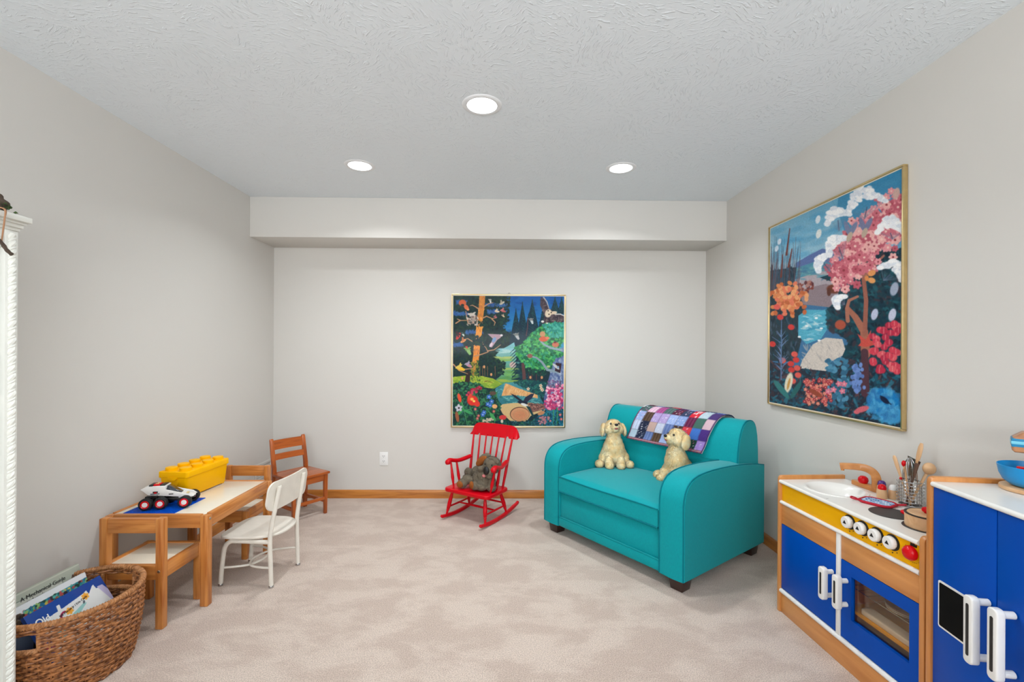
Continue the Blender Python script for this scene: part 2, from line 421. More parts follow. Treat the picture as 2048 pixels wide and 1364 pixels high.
# ------------------------------------------------------------------ recessed ceiling lights
RING = mat('white_light_trim', (236, 238, 240), rough=0.45, vary=0.01)
LENS = mat('lit_lamp_lens', (247, 251, 255), vary=0.0, emit=LENS_EMIT)
def ceiling_light(x, y, label):
    t = thing('recessed_light', label, 'ceiling light', (x, y, H), 0, 'recessed lights in the ceiling')
    G().lathe([(.0715, -.001), (.0715, -.0042), (.078, -.0055), (.088, -.0045), (.094, -.002), (.096, 0.0)], 48).build('trim_ring', RING, t)
    G().lathe([(0, -.0045), (.06, -.0045), (.0714, -.003), (.0714, 0)], 48).build('lens', LENS, t, 'glowing white lens')
ceiling_light(-.121, 2.192, 'round recessed ceiling light nearest the viewer, in the middle of the ceiling')
ceiling_light(-.939, 2.931, 'round recessed ceiling light on the left, near the dropped soffit')
ceiling_light(.731, 2.926, 'round recessed ceiling light on the right, near the dropped soffit')

# ------------------------------------------------------------------ wall plates
def outlet():
    t = thing('wall_outlet', 'white double electrical outlet low on the back wall', 'outlet', (-1.038, D, .335))
    G().box(-.036, .036, -.006, 0, -.057, .057, .003).build('cover_plate', WHITEP, t)
    blk = mat('outlet_slot_black', (40, 38, 36))
    for z in (-.021, .021):
        r = G().prism([(-.017, z-.010), (.017, z-.010), (.017, z+.010), (.010, z+.0155), (-.010, z+.0155), (-.017, z+.010)], -.0085, -.0055, 'y').build('receptacle', WHITEP, t)
        s = G(); s.box(-.008, -.0055, -.0092, -.0083, z-.001, z+.008); s.box(.0055, .008, -.0092, -.0083, z, z+.007); s.box(-.002, .002, -.0092, -.0083, z-.008, z-.004)
        s.build('slots', blk, r)
    G().lathe([(0, .003), (.002, .0025), (.003, .001), (.003, 0)], 12, T=Matrix.Translation((0, -.006, 0)) @ Matrix.Rotation(PI/2, 4, 'X')).build('screw', WHITEP, t)
outlet()
def register():
    t = thing('wall_vent', 'low wall vent cover painted wall grey, in the left corner behind the chairs', 'vent', (XL, 3.76, .215))
    g = G(); g.box(0, .010, -.125, .125, .105, .13, .002); g.box(0, .010, -.125, .125, -.13, -.105, .002)
    g.box(0, .010, -.125, -.1, -.105, .105, .002); g.box(0, .010, .1, .125, -.105, .105, .002); g.build('frame', WALL, t)
    g = G()
    for k in range(10): g.hexa([(.001, -.1, -.1+k*.021), (.007, -.1, -.104+k*.021), (.007, .1, -.104+k*.021), (.001, .1, -.1+k*.021)],
                               [(.001, -.1, -.086+k*.021), (.007, -.1, -.094+k*.021), (.007, .1, -.094+k*.021), (.001, .1, -.086+k*.021)])
    g.build('louvers', WALL, t)
register()

# ------------------------------------------------------------------ framed prints
GOLD = mat('brushed_gold_metal', (214, 190, 140), rough=0.28, metal=1.0, vary=0.04, vscale=40)
SILV = mat('bright_steel', (200, 200, 200), rough=0.25, metal=1.0)
MATW = mat('white_paper_border', (228, 222, 205), rough=0.5, vary=0.01)
PRINT = paint_mat('glossy_poster_print', rough=0.5, coat=0.06, spec=.15)
def art_forest():
    c = Canvas(1182, 1364, (20, 45, 55), 3)
    k = c
    k.poly([(500, 90), (1090, 90), (1090, 640), (500, 640)], (8, 78, 150), c2=(70, 160, 190))
    for _ in range(260):
        x = k.rnd.uniform(60, 1085); y = k.rnd.uniform(100, 560); k.ell(x, y, k.rnd.uniform(12, 40), k.rnd.uniform(6, 16), k.rnd.choice([(10, 84, 156), (8, 60, 120), (20, 100, 170)]), k.rnd.uniform(-20, 20), .6, .4)
    # left dark tree masses with blue gaps
    dk = [(14, 40, 40), (20, 52, 46), (12, 32, 36), (26, 62, 50), (34, 60, 44), (16, 46, 56)]
    k.poly([(60, 90), (560, 90), (540, 200), (560, 330), (500, 390), (590, 450), (620, 520), (560, 580), (520, 640), (540, 760), (460, 820), (60, 860)], (20, 46, 46))
    k.leaves([(60, 90), (560, 90), (545, 330), (480, 400), (610, 470), (610, 530), (500, 600), (540, 760), (460, 830), (60, 860)], 1500, 6, 20, dk, .5, .4, .8)
    k.leaves([(500, 100), (585, 110), (570, 330), (520, 400), (620, 440), (640, 540), (560, 600), (500, 600)], 260, 7, 17, dk, .6, .4, .9)
    for y, x0, x1 in ((262, 70, 200), (160, 100, 190), (430, 180, 330), (545, 70, 150), (180, 360, 560), (240, 380, 470)):
        k.leaves([(x0, y-14), (x1, y-10), (x1, y+10), (x0, y+14)], 50, 8, 22, [(40, 80, 140), (46, 92, 150), (60, 100, 150)], .35, .5, .7)
    # conifers
    for cx, top, bot, w in ((640, 210, 640, 80), (700, 150, 560, 70), (790, 130, 520, 90), (900, 150, 420, 60), (1000, 110, 260, 50), (1060, 110, 260, 40), (760, 250, 700, 120), (690, 560, 860, 80), (660, 700, 860, 80)):
        k.poly([(cx, top), (cx+w, bot), (cx-w, bot)], (10, 44, 62))
        for i in range(16):
            y = top+(bot-top)*(i+1)/16; ww = w*(i+1)/16*1.05
            k.line([(cx, y-24), (cx-ww, y+8)], 7, (14, 44, 56), 2); k.line([(cx, y-24), (cx+ww, y+8)], 7, (22, 66, 74), 2)
        k.leaves([(cx, top), (cx+w, bot), (cx-w, bot)], 120, 4, 10, [(12, 40, 52), (24, 74, 76), (18, 58, 66)], .4)
    # meadow and river in the middle
    k.poly([(455, 640), (500, 590), (560, 560), (625, 520), (650, 640), (640, 700), (600, 860), (680, 870), (560, 930), (440, 880), (530, 800), (535, 720)], (120, 180, 190), c2=(80, 140, 80))
    for y, c_ in ((585, (130, 185, 195)), (610, (165, 200, 195)), (635, (120, 170, 165)), (662, (176, 190, 110)), (685, (130, 170, 90)), (708, (100, 160, 150)), (735, (90, 150, 130)), (765, (150, 176, 90)), (790, (96, 150, 80)), (815, (110, 165, 90)), (845, (84, 140, 76)), (870, (150, 170, 70))):
        for _ in range(9): k.ell(k.rnd.uniform(500, 640)-(30 if y < 690 else 0), y+k.rnd.gauss(0, 5), k.rnd.uniform(20, 48), k.rnd.uniform(5, 10), c_, k.rnd.gauss(0, 5), .6, .7)
    k.ell(612, 726, 30, 28, (196, 168, 160), 0, .4); k.leaves([(430, 660), (540, 700), (535, 810), (440, 830)], 120, 7, 15, dk, .6, .4, .9)
    for i in range(9): k.line([(650, 560+i*30), (585+i*2, 620+i*29)], 10, (10, 46, 62), 2)
    k.poly([(455, 940), (540, 890), (700, 880), (850, 1000), (900, 1080), (520, 1100), (440, 1000)], (70, 140, 150), c2=(40, 110, 120))
    k.leaves([(455, 960), (540, 900), (830, 1010), (880, 1080), (560, 1090)], 140, 6, 22, [(90, 160, 160), (50, 120, 130), (120, 180, 170), (40, 100, 100)], .3, .4, .8, 0)
    # grass hill left
    k.poly([(60, 840), (180, 825), (330, 830), (430, 850), (520, 900), (440, 945), (330, 930), (60, 900)], (150, 170, 50), c2=(110, 150, 50))
    k.leaves([(60, 840), (330, 830), (510, 900), (430, 940), (60, 900)], 140, 6, 18, [(160, 180, 60), (120, 160, 50), (180, 190, 80)], .35, .4, .7, 5)
    k.line([(355, 880), (380, 872), (430, 890)], 7, (110, 70, 40), 3)
    # small trunks
    for x in (310, 335, 355, 380, 450): k.line([(x, 740), (x+2, 830)], 6, (120, 84, 60), 4)
    for x in (760, 790, 830, 870): k.line([(x, 800), (x, 870)], 8, (90, 50, 50), 4)
    for x, y in ((415, 815), (350, 745), (775, 840), (880, 840), (150, 850), (740, 770)): k.ell(x, y, 10, 14, (210, 150, 100)); 
    # big orange pine trunk
    k.poly([(305, 98), (358, 98), (350, 210), (335, 330), (300, 470), (270, 470), (280, 330), (298, 210)], (200, 128, 56))
    k.poly([(278, 372), (335, 372), (325, 470), (272, 480)], (226, 150, 66)); k.poly([(255, 545), (312, 555), (305, 650), (290, 720), (245, 850), (230, 780), (250, 640)], (222, 136, 56))
    k.leaves([(225, 690), (300, 690), (310, 880), (215, 880)], 90, 6, 13, [(90, 120, 50), (60, 96, 50), (130, 130, 50), (40, 70, 44)], .6); k.line([(205, 800), (195, 900)], 34, (50, 36, 34), 50)
    k.leaves([(305, 98), (358, 98), (330, 470), (300, 700), (250, 850), (240, 640), (275, 372)], 110, 6, 16, [(236, 160, 80), (190, 110, 50), (210, 120, 60), (160, 100, 60)], .3, .3, .7, 95)
    for pts in ([(300, 220), (270, 200), (240, 185), (220, 190)], [(350, 195), (390, 170), (430, 160)], [(340, 300), (370, 285), (420, 305), (460, 300)], [(420, 310), (450, 340), (440, 370)], [(200, 340), (190, 300), (180, 240)], [(90, 350), (130, 325), (210, 322)], [(130, 325), (100, 310)], [(250, 520), (200, 490), (150, 500)], [(260, 650), (330, 630), (385, 610), (365, 570), (335, 540)], [(385, 600), (440, 590), (500, 545)], [(340, 545), (335, 520)], [(70, 725), (120, 780), (200, 810)], [(160, 770), (250, 760)]):
        k.line(pts, 12, (176, 130, 96), 5)
    k.leaves([(285, 325), (360, 325), (350, 372), (280, 372)], 40, 7, 14, dk); k.leaves([(235, 462), (350, 470), (345, 552), (235, 548)], 80, 7, 15, dk)
    # birds, squirrels
    def bird(x, y, s, a, body, wing):
        k.ell(x, y, 26*s, 12*s, body, a); k.ell(x+22*s*math.cos(math.radians(a)), y+22*s*math.sin(math.radians(a)), 9*s, 8*s, body)
        k.ell(x-8*s, y-12*s, 24*s, 7*s, wing, a-50); k.ell(x-2*s, y-14*s, 22*s, 6*s, wing, a-95)
    k.ell(150, 165, 34, 30, (196, 92, 56)); k.ell(185, 205, 28, 18, (206, 104, 66), 50); k.ell(200, 225, 12, 10, (214, 130, 90)); k.ell(150, 185, 16, 10, (20, 40, 40))
    bird(245, 290, 1.6, 60, (160, 150, 140), (190, 180, 170)); k.leaves([(190, 300), (290, 270), (290, 370), (190, 370)], 50, 6, 16, [(150, 140, 130), (180, 150, 130), (120, 100, 96), (200, 190, 180)])
    for x, y, s, a, b1, w1 in ((405, 145, .7, 80, (200, 200, 196), (170, 160, 150)), (510, 165, .9, -30, (190, 180, 160), (160, 150, 130)), (465, 240, .8, 10, (214, 190, 160), (200, 180, 150)), (520, 235, .9, 20, (180, 90, 90), (190, 110, 110)), (522, 280, .6, 40, (214, 190, 150), (160, 140, 120)), (450, 290, .6, 20, (180, 90, 100), (140, 90, 100)),
                               (115, 465, 1.3, 120, (190, 50, 44), (60, 30, 34)), (155, 450, .7, 60, (190, 200, 190), (40, 60, 60)), (160, 510, 1.0, 150, (220, 150, 90), (190, 110, 70)), (205, 600, 1.4, 62, (140, 180, 110), (120, 160, 90)), (190, 570, .5, 60, (200, 60, 50), (200, 60, 50)),
                               (130, 760, 1.5, 20, (230, 180, 50), (214, 190, 90)), (205, 730, 1.2, 30, (190, 130, 140), (160, 150, 170)), (785, 325, 1.0, 70, (190, 200, 200), (120, 120, 120)), (650, 465, 1.2, 60, (180, 180, 180), (120, 124, 120)), (730, 605, 1.2, -28, (230, 170, 70), (30, 30, 30)), (930, 610, 1.0, -80, (200, 160, 120), (190, 160, 130))):
        bird(x, y, s, a, b1, w1)
    k.poly([(380, 445), (515, 450), (500, 480), (470, 500), (420, 570), (395, 560), (430, 490)], (170, 140, 150)); k.ell(440, 500, 26, 16, (120, 150, 190), -60); k.ell(412, 545, 22, 12, (210, 190, 200), -60); k.ell(508, 458, 12, 10, (220, 210, 210))
    # owl
    k.poly([(868, 100), (905, 130), (945, 210), (1000, 250), (1085, 280), (1085, 330), (1000, 350), (930, 365), (880, 350), (905, 280), (862, 180)], (70, 58, 66))
    k.leaves([(868, 110), (940, 220), (1085, 290), (1085, 325), (930, 360), (900, 280)], 150, 6, 18, [(90, 76, 80), (60, 50, 60), (120, 104, 100), (44, 40, 50)], .35)
    k.line([(895, 110), (925, 150), (945, 215)], 12, (176, 168, 160), 5); k.line([(1000, 262), (1050, 262), (1085, 278)], 12, (190, 186, 180), 8)
    k.ell(938, 255, 30, 38, (214, 196, 170), 20); k.ell(985, 250, 34, 14, (210, 190, 164), -10)
    for x, y in ((936, 232), (965, 248), (944, 264)): k.ell(x, y, 6, 6, (30, 24, 24))
    k.ell(885, 330, 14, 10, (220, 220, 214)); k.ell(925, 350, 16, 10, (220, 220, 210))
    # birch, green foliage right
    k.poly([(1085, 400), (1050, 430), (1085, 560), (1020, 590), (985, 700), (960, 790), (930, 900), (900, 1000), (900, 1130), (1085, 1130)], (120, 140, 170), c2=(70, 84, 130))
    k.leaves([(1085, 600), (985, 700), (930, 900), (905, 1100), (1085, 1120)], 170, 8, 26, [(150, 164, 190), (100, 120, 160), (180, 190, 204), (70, 90, 140)], .5, .5, .6, 80)
    k.ell(1062, 430, 34, 34, (190, 190, 200)); k.ell(1075, 480, 20, 40, (170, 170, 190))
    gr = [(40, 130, 70), (70, 160, 80), (30, 110, 80), (90, 180, 100), (24, 90, 60), (50, 150, 110)]
    P = [(640, 560), (700, 530), (760, 460), (850, 380), (960, 340), (1085, 340), (1085, 500), (1040, 560), (1080, 640), (1000, 660), (960, 760), (860, 800), (760, 790), (700, 700), (650, 640)]
    k.poly(P, (34, 100, 64)); k.leaves(P, 900, 9, 20, gr, .6, .3, .9)
    k.leaves([(880, 350), (1085, 340), (1085, 480), (960, 470)], 160, 9, 18, [(50, 150, 130), (40, 130, 120), (80, 170, 150)], .6)
    k.leaves([(680, 740), (930, 780), (900, 830), (700, 800)], 90, 8, 16, [(20, 70, 60), (16, 50, 50)], .6)
    k.line([(860, 500), (900, 540), (960, 570), (1060, 590)], 14, (140, 160, 170), 22); k.line([(740, 640), (830, 660), (880, 700), (930, 770), (1030, 790)], 12, (130, 150, 160), 26)
    k.ell(885, 445, 26, 26, (190, 140, 100)); k.ell(895, 490, 42, 24, (206, 92, 60)); k.ell(930, 480, 18, 12, (214, 120, 90)); k.ell(1005, 540, 32, 24, (196, 110, 84)); k.ell(1000, 520, 14, 8, (110, 50, 50)); k.ell(770, 645, 24, 20, (140, 90, 80))
    k.poly([(1008, 705), (1062, 712), (1050, 800), (1000, 780)], (54, 34, 44)); k.ell(1010, 740, 40, 12, (190, 190, 190), 40); k.ell(1030, 745, 10, 10, (120, 150, 180)); k.ell(940, 740, 16, 10, (170, 190, 120))
    k.line([(705, 720), (715, 800), (720, 880)], 26, (90, 60, 60), 34); k.line([(750, 300), (748, 380), (735, 460)], 8, (90, 60, 66), 8)
    # dark bushes in the middle right
    k.poly([(620, 880), (740, 860), (920, 880), (905, 1010), (830, 1000), (700, 930)], (18, 70, 76)); k.leaves([(620, 880), (740, 860), (920, 880), (905, 1030), (830, 1000), (700, 930)], 220, 6, 14, [(18, 70, 76), (30, 96, 80), (14, 54, 66), (40, 110, 100)], .5)
    for x, y in ((755, 945), (870, 915), (875, 940), (885, 955)): k.flower(x, y, 16, (210, 190, 160), (150, 80, 60))
    # tree-plank and pale stump
    k.poly([(545, 895), (590, 910), (680, 945), (840, 1000), (845, 1030), (780, 1020), (640, 1000), (510, 1010)], (214, 160, 104)); k.leaves([(545, 900), (680, 948), (835, 1005), (640, 1000), (520, 1005)], 60, 6, 22, [(226, 176, 120), (200, 140, 84), (232, 190, 140)], .25, .4, .7, 110)
    k.poly([(490, 1110), (520, 1085), (600, 1075), (780, 1070), (900, 1100), (910, 1140), (780, 1190), (740, 1240), (600, 1245), (520, 1170)], (206, 176, 124)); k.poly([(760, 1075), (900, 1085), (915, 1130), (790, 1160)], (130, 90, 80))
    k.leaves([(760, 1075), (900, 1085), (910, 1130), (790, 1150)], 60, 6, 18, [(170, 120, 104), (110, 74, 70), (90, 60, 60)], .35)
    k.ell(678, 1175, 90, 66, (60, 40, 36), 0, .05); k.ell(680, 1177, 86, 62, (206, 146, 106), 0, .1)
    for r in (70, 52, 34, 16): k.ell(680, 1182, r, r*.7, (190+k.rnd.randint(-8, 20), 130, 92), 0, .15, .5)
    # swallow
    k.poly([(590, 985), (640, 1005), (700, 1050), (690, 1062), (640, 1030)], (30, 34, 50)); k.poly([(810, 990), (780, 990), (730, 1020), (710, 1056), (740, 1070), (790, 1030)], (40, 44, 66)); k.ell(705, 1070, 48, 16, (24, 34, 54), 10)
    k.ell(720, 1090, 34, 12, (220, 220, 214), 20); k.poly([(735, 1100), (770, 1105), (815, 1200), (800, 1205)], (24, 60, 66))
    # foreground foliage
    P = [(62, 900), (160, 880), (320, 900), (360, 960), (450, 950), (470, 1020), (500, 1100), (490, 1160), (600, 1250), (760, 1240), (900, 1200), (920, 1120), (1085, 1120), (1085, 1285), (62, 1285)]
    fg = [(20, 70, 50), (30, 96, 60), (16, 50, 50), (50, 120, 70), (14, 40, 46), (40, 100, 90), (60, 130, 80)]
    k.poly(P, (18, 58, 50)); k.leaves(P, 1400, 7, 18, fg, .5, .3, .85)
    k.leaves([(900, 1130), (1085, 1130), (1085, 1285), (760, 1285)], 300, 7, 20, [(20, 90, 120), (30, 110, 140), (14, 60, 90), (40, 130, 150)], .35)
    k.leaves([(480, 1235), (760, 1240), (900, 1200), (900, 1285), (400, 1285)], 240, 5, 12, [(20, 70, 80), (40, 100, 110), (14, 48, 66)], .4)
    for pts in ([(145, 1060), (170, 1150), (200, 1285)], [(170, 1140), (230, 1130), (250, 1170)], [(160, 1120), (110, 1170)], [(390, 1150), (440, 1190), (450, 1260)], [(990, 1120), (985, 1280)], [(1025, 1120), (1020, 1280)]): k.line(pts, 8, (70, 150, 90), 4)
    k.ell(430, 1200, 46, 16, (70, 160, 90), 55); k.ell(205, 1155, 44, 14, (60, 150, 90), 25); k.ell(130, 1160, 40, 12, (60, 150, 80), -50)
    k.ell(125, 1028, 16, 42, (222, 80, 50), -15); k.ell(245, 1052, 50, 46, (214, 50, 40)); k.ell(220, 1020, 20, 34, (222, 70, 50), 20); k.ell(285, 1080, 26, 30, (214, 56, 46), -40); k.ell(240, 1040, 16, 14, (240, 170, 80)); k.ell(258, 1058, 12, 10, (240, 200, 100))
    for _ in range(34):
        t = k.rnd.random(); k.ell(190+t*130+k.rnd.gauss(0, 8), 1000-t*70+k.rnd.gauss(0, 12), 11, 10, k.rnd.choice([(160, 40, 60), (190, 60, 84), (130, 30, 50)]))
    for x, y in ((395, 1018), (405, 1095), (420, 1060), (350, 1160), (385, 1085), (340, 1180)): k.flower(x, y, 22, (60, 110, 190), (180, 200, 230))
    k.flower(120, 1120, 34, (190, 190, 200), (40, 30, 40)); k.ell(448, 1105, 24, 20, (230, 170, 110)); k.ell(430, 985, 30, 18, (90, 70, 60)); k.ell(105, 1200, 16, 50, (150, 90, 60), -10)
    k.ell(522, 1205, 34, 22, (206, 60, 60)); k.ell(515, 1240, 12, 16, (214, 204, 180)); k.ell(875, 1165, 34, 18, (190, 130, 90), -20)
    for _ in range(26): k.flower(k.rnd.uniform(340, 440), k.rnd.uniform(1215, 1265), 9, (210, 196, 170), (160, 110, 70))
    for _ in range(22): k.flower(k.rnd.uniform(850, 960), k.rnd.uniform(1195, 1265), 11, (170, 110, 120), (214, 190, 180))
    for x, y in ((300, 1190), (290, 1215), (270, 1130), (440, 1150), (1050, 1180), (1060, 1220)): k.flower(x, y, 14, (190, 90, 90), (230, 200, 190))
    # foxgloves
    for _ in range(170):
        x = k.rnd.choice([945, 990, 1040])+k.rnd.gauss(0, 16); y = k.rnd.uniform(900 if x > 1000 else 930, 1130)
        k.ell(x, y, 13, 11, k.rnd.choice([(206, 70, 120), (230, 140, 170), (240, 190, 204), (180, 50, 100), (150, 60, 110)]), 20)
    for x in (950, 990, 1040): k.leaves([(x-18, 865), (x+18, 865), (x+18, 930), (x-18, 930)], 26, 4, 9, [(90, 60, 110), (60, 90, 90), (150, 80, 120)])
    k.soften(2); k.noise(.03); return c
def art_meadow():
    k = Canvas(779, 1364, (60, 110, 150), 8)
    k.poly([(50, 340), (690, 40), (690, 700), (50, 700)], (70, 150, 190), c2=(190, 205, 210))
    for _ in range(200):
        x = k.rnd.uniform(50, 690); y = k.rnd.uniform(60, 520); k.ell(x, y, 40, 14, k.rnd.choice([(80, 155, 195), (110, 175, 205), (60, 140, 185), (140, 190, 210)]), -20, .7, .35)
    k.poly([(400, 60), (690, 40), (690, 400), (420, 380), (380, 250)], (40, 120, 165), .6)
    k.poly([(185, 520), (250, 480), (310, 448), (350, 455), (420, 500), (420, 560), (185, 560)], (90, 110, 160)); k.poly([(185, 545), (300, 505), (420, 540), (420, 610), (185, 600)], (80, 140, 160))
    k.poly([(185, 600), (300, 560), (400, 560), (420, 680), (340, 690), (190, 690)], (170, 160, 166)); k.poly([(180, 660), (330, 620), (400, 640), (400, 740), (180, 720)], (140, 124, 130))
    k.leaves([(185, 545), (400, 520), (400, 600), (185, 600)], 80, 8, 26, [(90, 150, 170), (70, 120, 150), (110, 160, 160)], .25, .5, .7, -8)
    k.ell(368, 645, 34, 22, (110, 56, 40)); k.ell(345, 660, 10, 20, (90, 50, 40)); k.leaves([(195, 620), (270, 610), (270, 660), (195, 665)], 40, 5, 12, [(130, 60, 50), (90, 44, 50), (170, 120, 110)])
    # dark growth
    dk = [(26, 50, 60), (20, 40, 52), (34, 66, 72), (44, 54, 60), (18, 60, 76)]
    k.poly([(58, 560), (190, 540), (180, 620), (230, 740), (215, 900), (190, 1010), (58, 1010)], (40, 56, 66)); k.leaves([(58, 540), (190, 540), (180, 620), (230, 740), (215, 900), (190, 1010), (58, 1010)], 420, 6, 16, dk+[(70, 90, 110)], .3, .4, .8, 80)
    for _ in range(70):
        x = k.rnd.uniform(62, 200); k.line([(x, 660), (x+k.rnd.uniform(-10, 30), k.rnd.uniform(380, 560))], 3, k.rnd.choice([(60, 70, 90), (90, 100, 120), (110, 60, 60), (50, 90, 110)]), 1, .8)
    for a, b in (((115, 590), (122, 480)), ((140, 480), (155, 350)), ((150, 540), (166, 450))): k.line([a, b], 9, (110, 56, 50), 4)
    # pond
    k.poly([(200, 780), (240, 750), (330, 750), (340, 840), (310, 890), (240, 920), (200, 880)], (80, 165, 190)); k.leaves([(210, 780), (330, 755), (330, 850), (240, 910)], 90, 6, 22, [(120, 190, 210), (60, 145, 180), (90, 175, 195), (190, 215, 220)], .25, .4, .8, -5)
    k.poly([(270, 920), (330, 885), (410, 890), (430, 960), (360, 1000), (330, 1060), (200, 1060), (220, 1000)], (206, 196, 186)); k.leaves([(220, 930), (400, 900), (400, 990), (220, 1050)], 60, 6, 20, [(214, 204, 194), (190, 180, 174), (170, 164, 160)], .2, .4, .6, 60)
    # right side dark tree foliage
    P = [(300, 590), (360, 570), (430, 480), (560, 460), (690, 440), (690, 1310), (430, 1280), (400, 1000), (440, 900), (380, 860), (340, 840), (340, 740), (390, 700), (390, 620)]
    k.poly(P, (22, 56, 70)); k.leaves(P, 1300, 8, 20, [(20, 70, 84), (16, 50, 66), (30, 90, 100), (26, 60, 70), (14, 36, 50), (60, 50, 60)], .45, .3, .85)
    P = [(60, 1010), (200, 1040), (340, 1050), (430, 980), (520, 1000), (690, 1050), (690, 1312), (60, 1215)]
    k.poly(P, (36, 46, 60)); k.leaves(P, 900, 7, 18, [(30, 70, 90), (20, 44, 60), (60, 50, 60), (24, 90, 110), (44, 110, 130), (90, 60, 66)], .4, .3, .85)
    # trunk
    k.line([(520, 960), (512, 850), (470, 780), (435, 740)], 44, (166, 104, 84), 22); k.line([(515, 860), (520, 700), (505, 570), (460, 520)], 22, (156, 96, 80), 18); k.line([(435, 800), (430, 740), (440, 700), (480, 680)], 20, (170, 110, 90), 12)
    k.line([(508, 580), (560, 520), (600, 480)], 18, (160, 104, 90), 10); k.line([(425, 660), (415, 580), (412, 540)], 16, (150, 90, 80), 10); k.line([(515, 540), (512, 430), (520, 380)], 14, (150, 96, 90), 8); k.line([(505, 560), (430, 490), (410, 470)], 14, (160, 110, 100), 8)
    k.line([(515, 950), (520, 1150)], 34, (80, 50, 60), 40)
    # pink blossom
    for _ in range(330):
        t = k.rnd.random(); x = 380+t*300+k.rnd.gauss(0, 22); y = 560-t*300+k.rnd.gauss(0, 62)
        if 330 < x < 684 and y > 150: k.flower(x, y, k.rnd.uniform(16, 25), k.rnd.choice([(206, 110, 124), (228, 150, 156), (190, 90, 106), (236, 176, 172)]), k.rnd.choice([(240, 200, 190), (150, 60, 70)]), 6)
    # white umbels
    def umbel(x, y, rx, ry, rot, stem):
        k.line([(x, y), stem], 4, (70, 80, 110)); a = math.radians(rot)
        for _ in range(95):
            u = k.rnd.uniform(-1, 1); v = -(1-u*u)*k.rnd.uniform(.35, 1); k.line([(x+u*rx*.9*math.cos(a), y+u*rx*.9*math.sin(a)), stem], 1, (120, 130, 150), None, .15)
            k.ell(x+u*rx*math.cos(a)-v*ry*math.sin(a), y+u*rx*math.sin(a)+v*ry*math.cos(a), 13, 10, k.rnd.choice([(238, 240, 244), (252, 252, 252), (222, 228, 236)]), 0, .4)
    umbel(520, 245, 92, 110, -18, (510, 300)); umbel(385, 310, 62, 66, -28, (390, 360)); umbel(390, 440, 62, 60, -45, (410, 500)); umbel(630, 370, 62, 84, 0, (640, 400)); umbel(320, 520, 50, 40, -60, (350, 560)); umbel(630, 570, 60, 78, 30, (600, 600)); umbel(405, 710, 34, 40, -60, (420, 720))
    # birds, butterflies, small things
    for x, y, r, c in ((290, 305, 16, (220, 230, 236)), (294, 375, 18, (226, 230, 226)), (105, 415, 12, (210, 220, 230)), (92, 450, 12, (200, 214, 226)), (560, 765, 22, (190, 196, 220)), (642, 765, 24, (196, 200, 220)), (650, 640, 26, (160, 170, 190)), (655, 180, 22, (206, 170, 160))): k.ell(x, y, r*.7, r*1.3, c, 15)
    for x, y, c in ((440, 370, (120, 130, 160)), (510, 350, (120, 124, 156))):
        k.ell(x-10, y-20, 12, 40, c, -20); k.ell(x+16, y-20, 12, 38, c, 28); k.ell(x, y+20, 12, 26, (190, 170, 150), 20)
    k.ell(545, 565, 20, 14, (226, 150, 90), -30); k.ell(545, 600, 18, 14, (230, 160, 96), 20); k.ell(522, 590, 10, 14, (220, 140, 80))
    for _ in range(120):
        k.ell(150+k.rnd.gauss(0, 36), 700+k.rnd.gauss(0, 34), 13, 10, k.rnd.choice([(214, 130, 80), (230, 160, 110), (190, 100, 60), (220, 120, 90)]), k.rnd.uniform(0, 180))
    for x, y in ((112, 790), (165, 838), (75, 925), (182, 972), (125, 1005), (165, 1020), (195, 1040), (168, 1050), (200, 1075), (175, 1105), (190, 1000), (95, 740)): k.ell(x, y, 16, 14, k.rnd.choice([(206, 60, 56), (220, 90, 80)]), 10)
    for _ in range(40): x = 118+k.rnd.gauss(0, 20); y = k.rnd.uniform(860, 1060); k.line([(118, y+20), (x, y-10)], 4, (110, 134, 176), 2, .8)
    k.line([(118, 1100), (118, 800)], 6, (90, 120, 160), 3)
    k.poly([(480, 860), (520, 890), (545, 840), (540, 890), (575, 910), (520, 925), (485, 920), (500, 900)], (200, 80, 70))
    for _ in range(46):
        x = k.rnd.uniform(545, 680); y = k.rnd.uniform(800, 1045)
        if y > 780+abs(x-620)*.6: k.ell(x, y, 18, 16, k.rnd.choice([(206, 60, 80), (220, 90, 100), (180, 44, 70)])); k.ell(x, y-2, 2.5, 15, (236, 150, 150), 0, .4, .6)
    k.ell(155, 1115, 18, 52, (222, 214, 190), 12); k.ell(155, 1120, 6, 30, (200, 150, 80), 12); k.ell(120, 1150, 60, 14, (50, 120, 120), 50); k.ell(190, 1150, 50, 12, (40, 100, 100), -60)
    for _ in range(70): k.ell(k.rnd.uniform(340, 440), k.rnd.uniform(990, 1230), 14, 9, k.rnd.choice([(60, 120, 150), (50, 100, 130), (80, 140, 170)]), k.rnd.uniform(0, 180))
    for _ in range(60): k.ell(480+k.rnd.gauss(0, 14), k.rnd.uniform(1010, 1150), 8, 10, k.rnd.choice([(90, 120, 180), (110, 140, 200)]))
    for _ in range(90): k.flower(k.rnd.uniform(230, 360), k.rnd.uniform(1090, 1220), 10, k.rnd.choice([(190, 80, 80), (160, 50, 60), (220, 130, 110)]), (240, 190, 170))
    for x, y in ((395, 1110), (420, 1110), (370, 1140), (412, 1145), (345, 1150)): k.flower(x, y, 15, (220, 120, 140), (230, 180, 180))
    k.ell(605, 1190, 76, 70, (20, 120, 185), 0, .2); k.ell(640, 1250, 60, 44, (60, 150, 205), 0, .3); k.leaves([(540, 1140), (680, 1130), (680, 1290), (520, 1270)], 90, 8, 26, [(60, 140, 190), (40, 110, 170), (90, 170, 210)], .5, .4, .6)
    k.ell(610, 1180, 26, 12, (16, 30, 60), 40); k.line([(590, 1160), (640, 1200)], 4, (14, 24, 50)); k.ell(505, 1230, 34, 14, (206, 100, 110), -20); k.ell(480, 1245, 14, 10, (206, 100, 110))
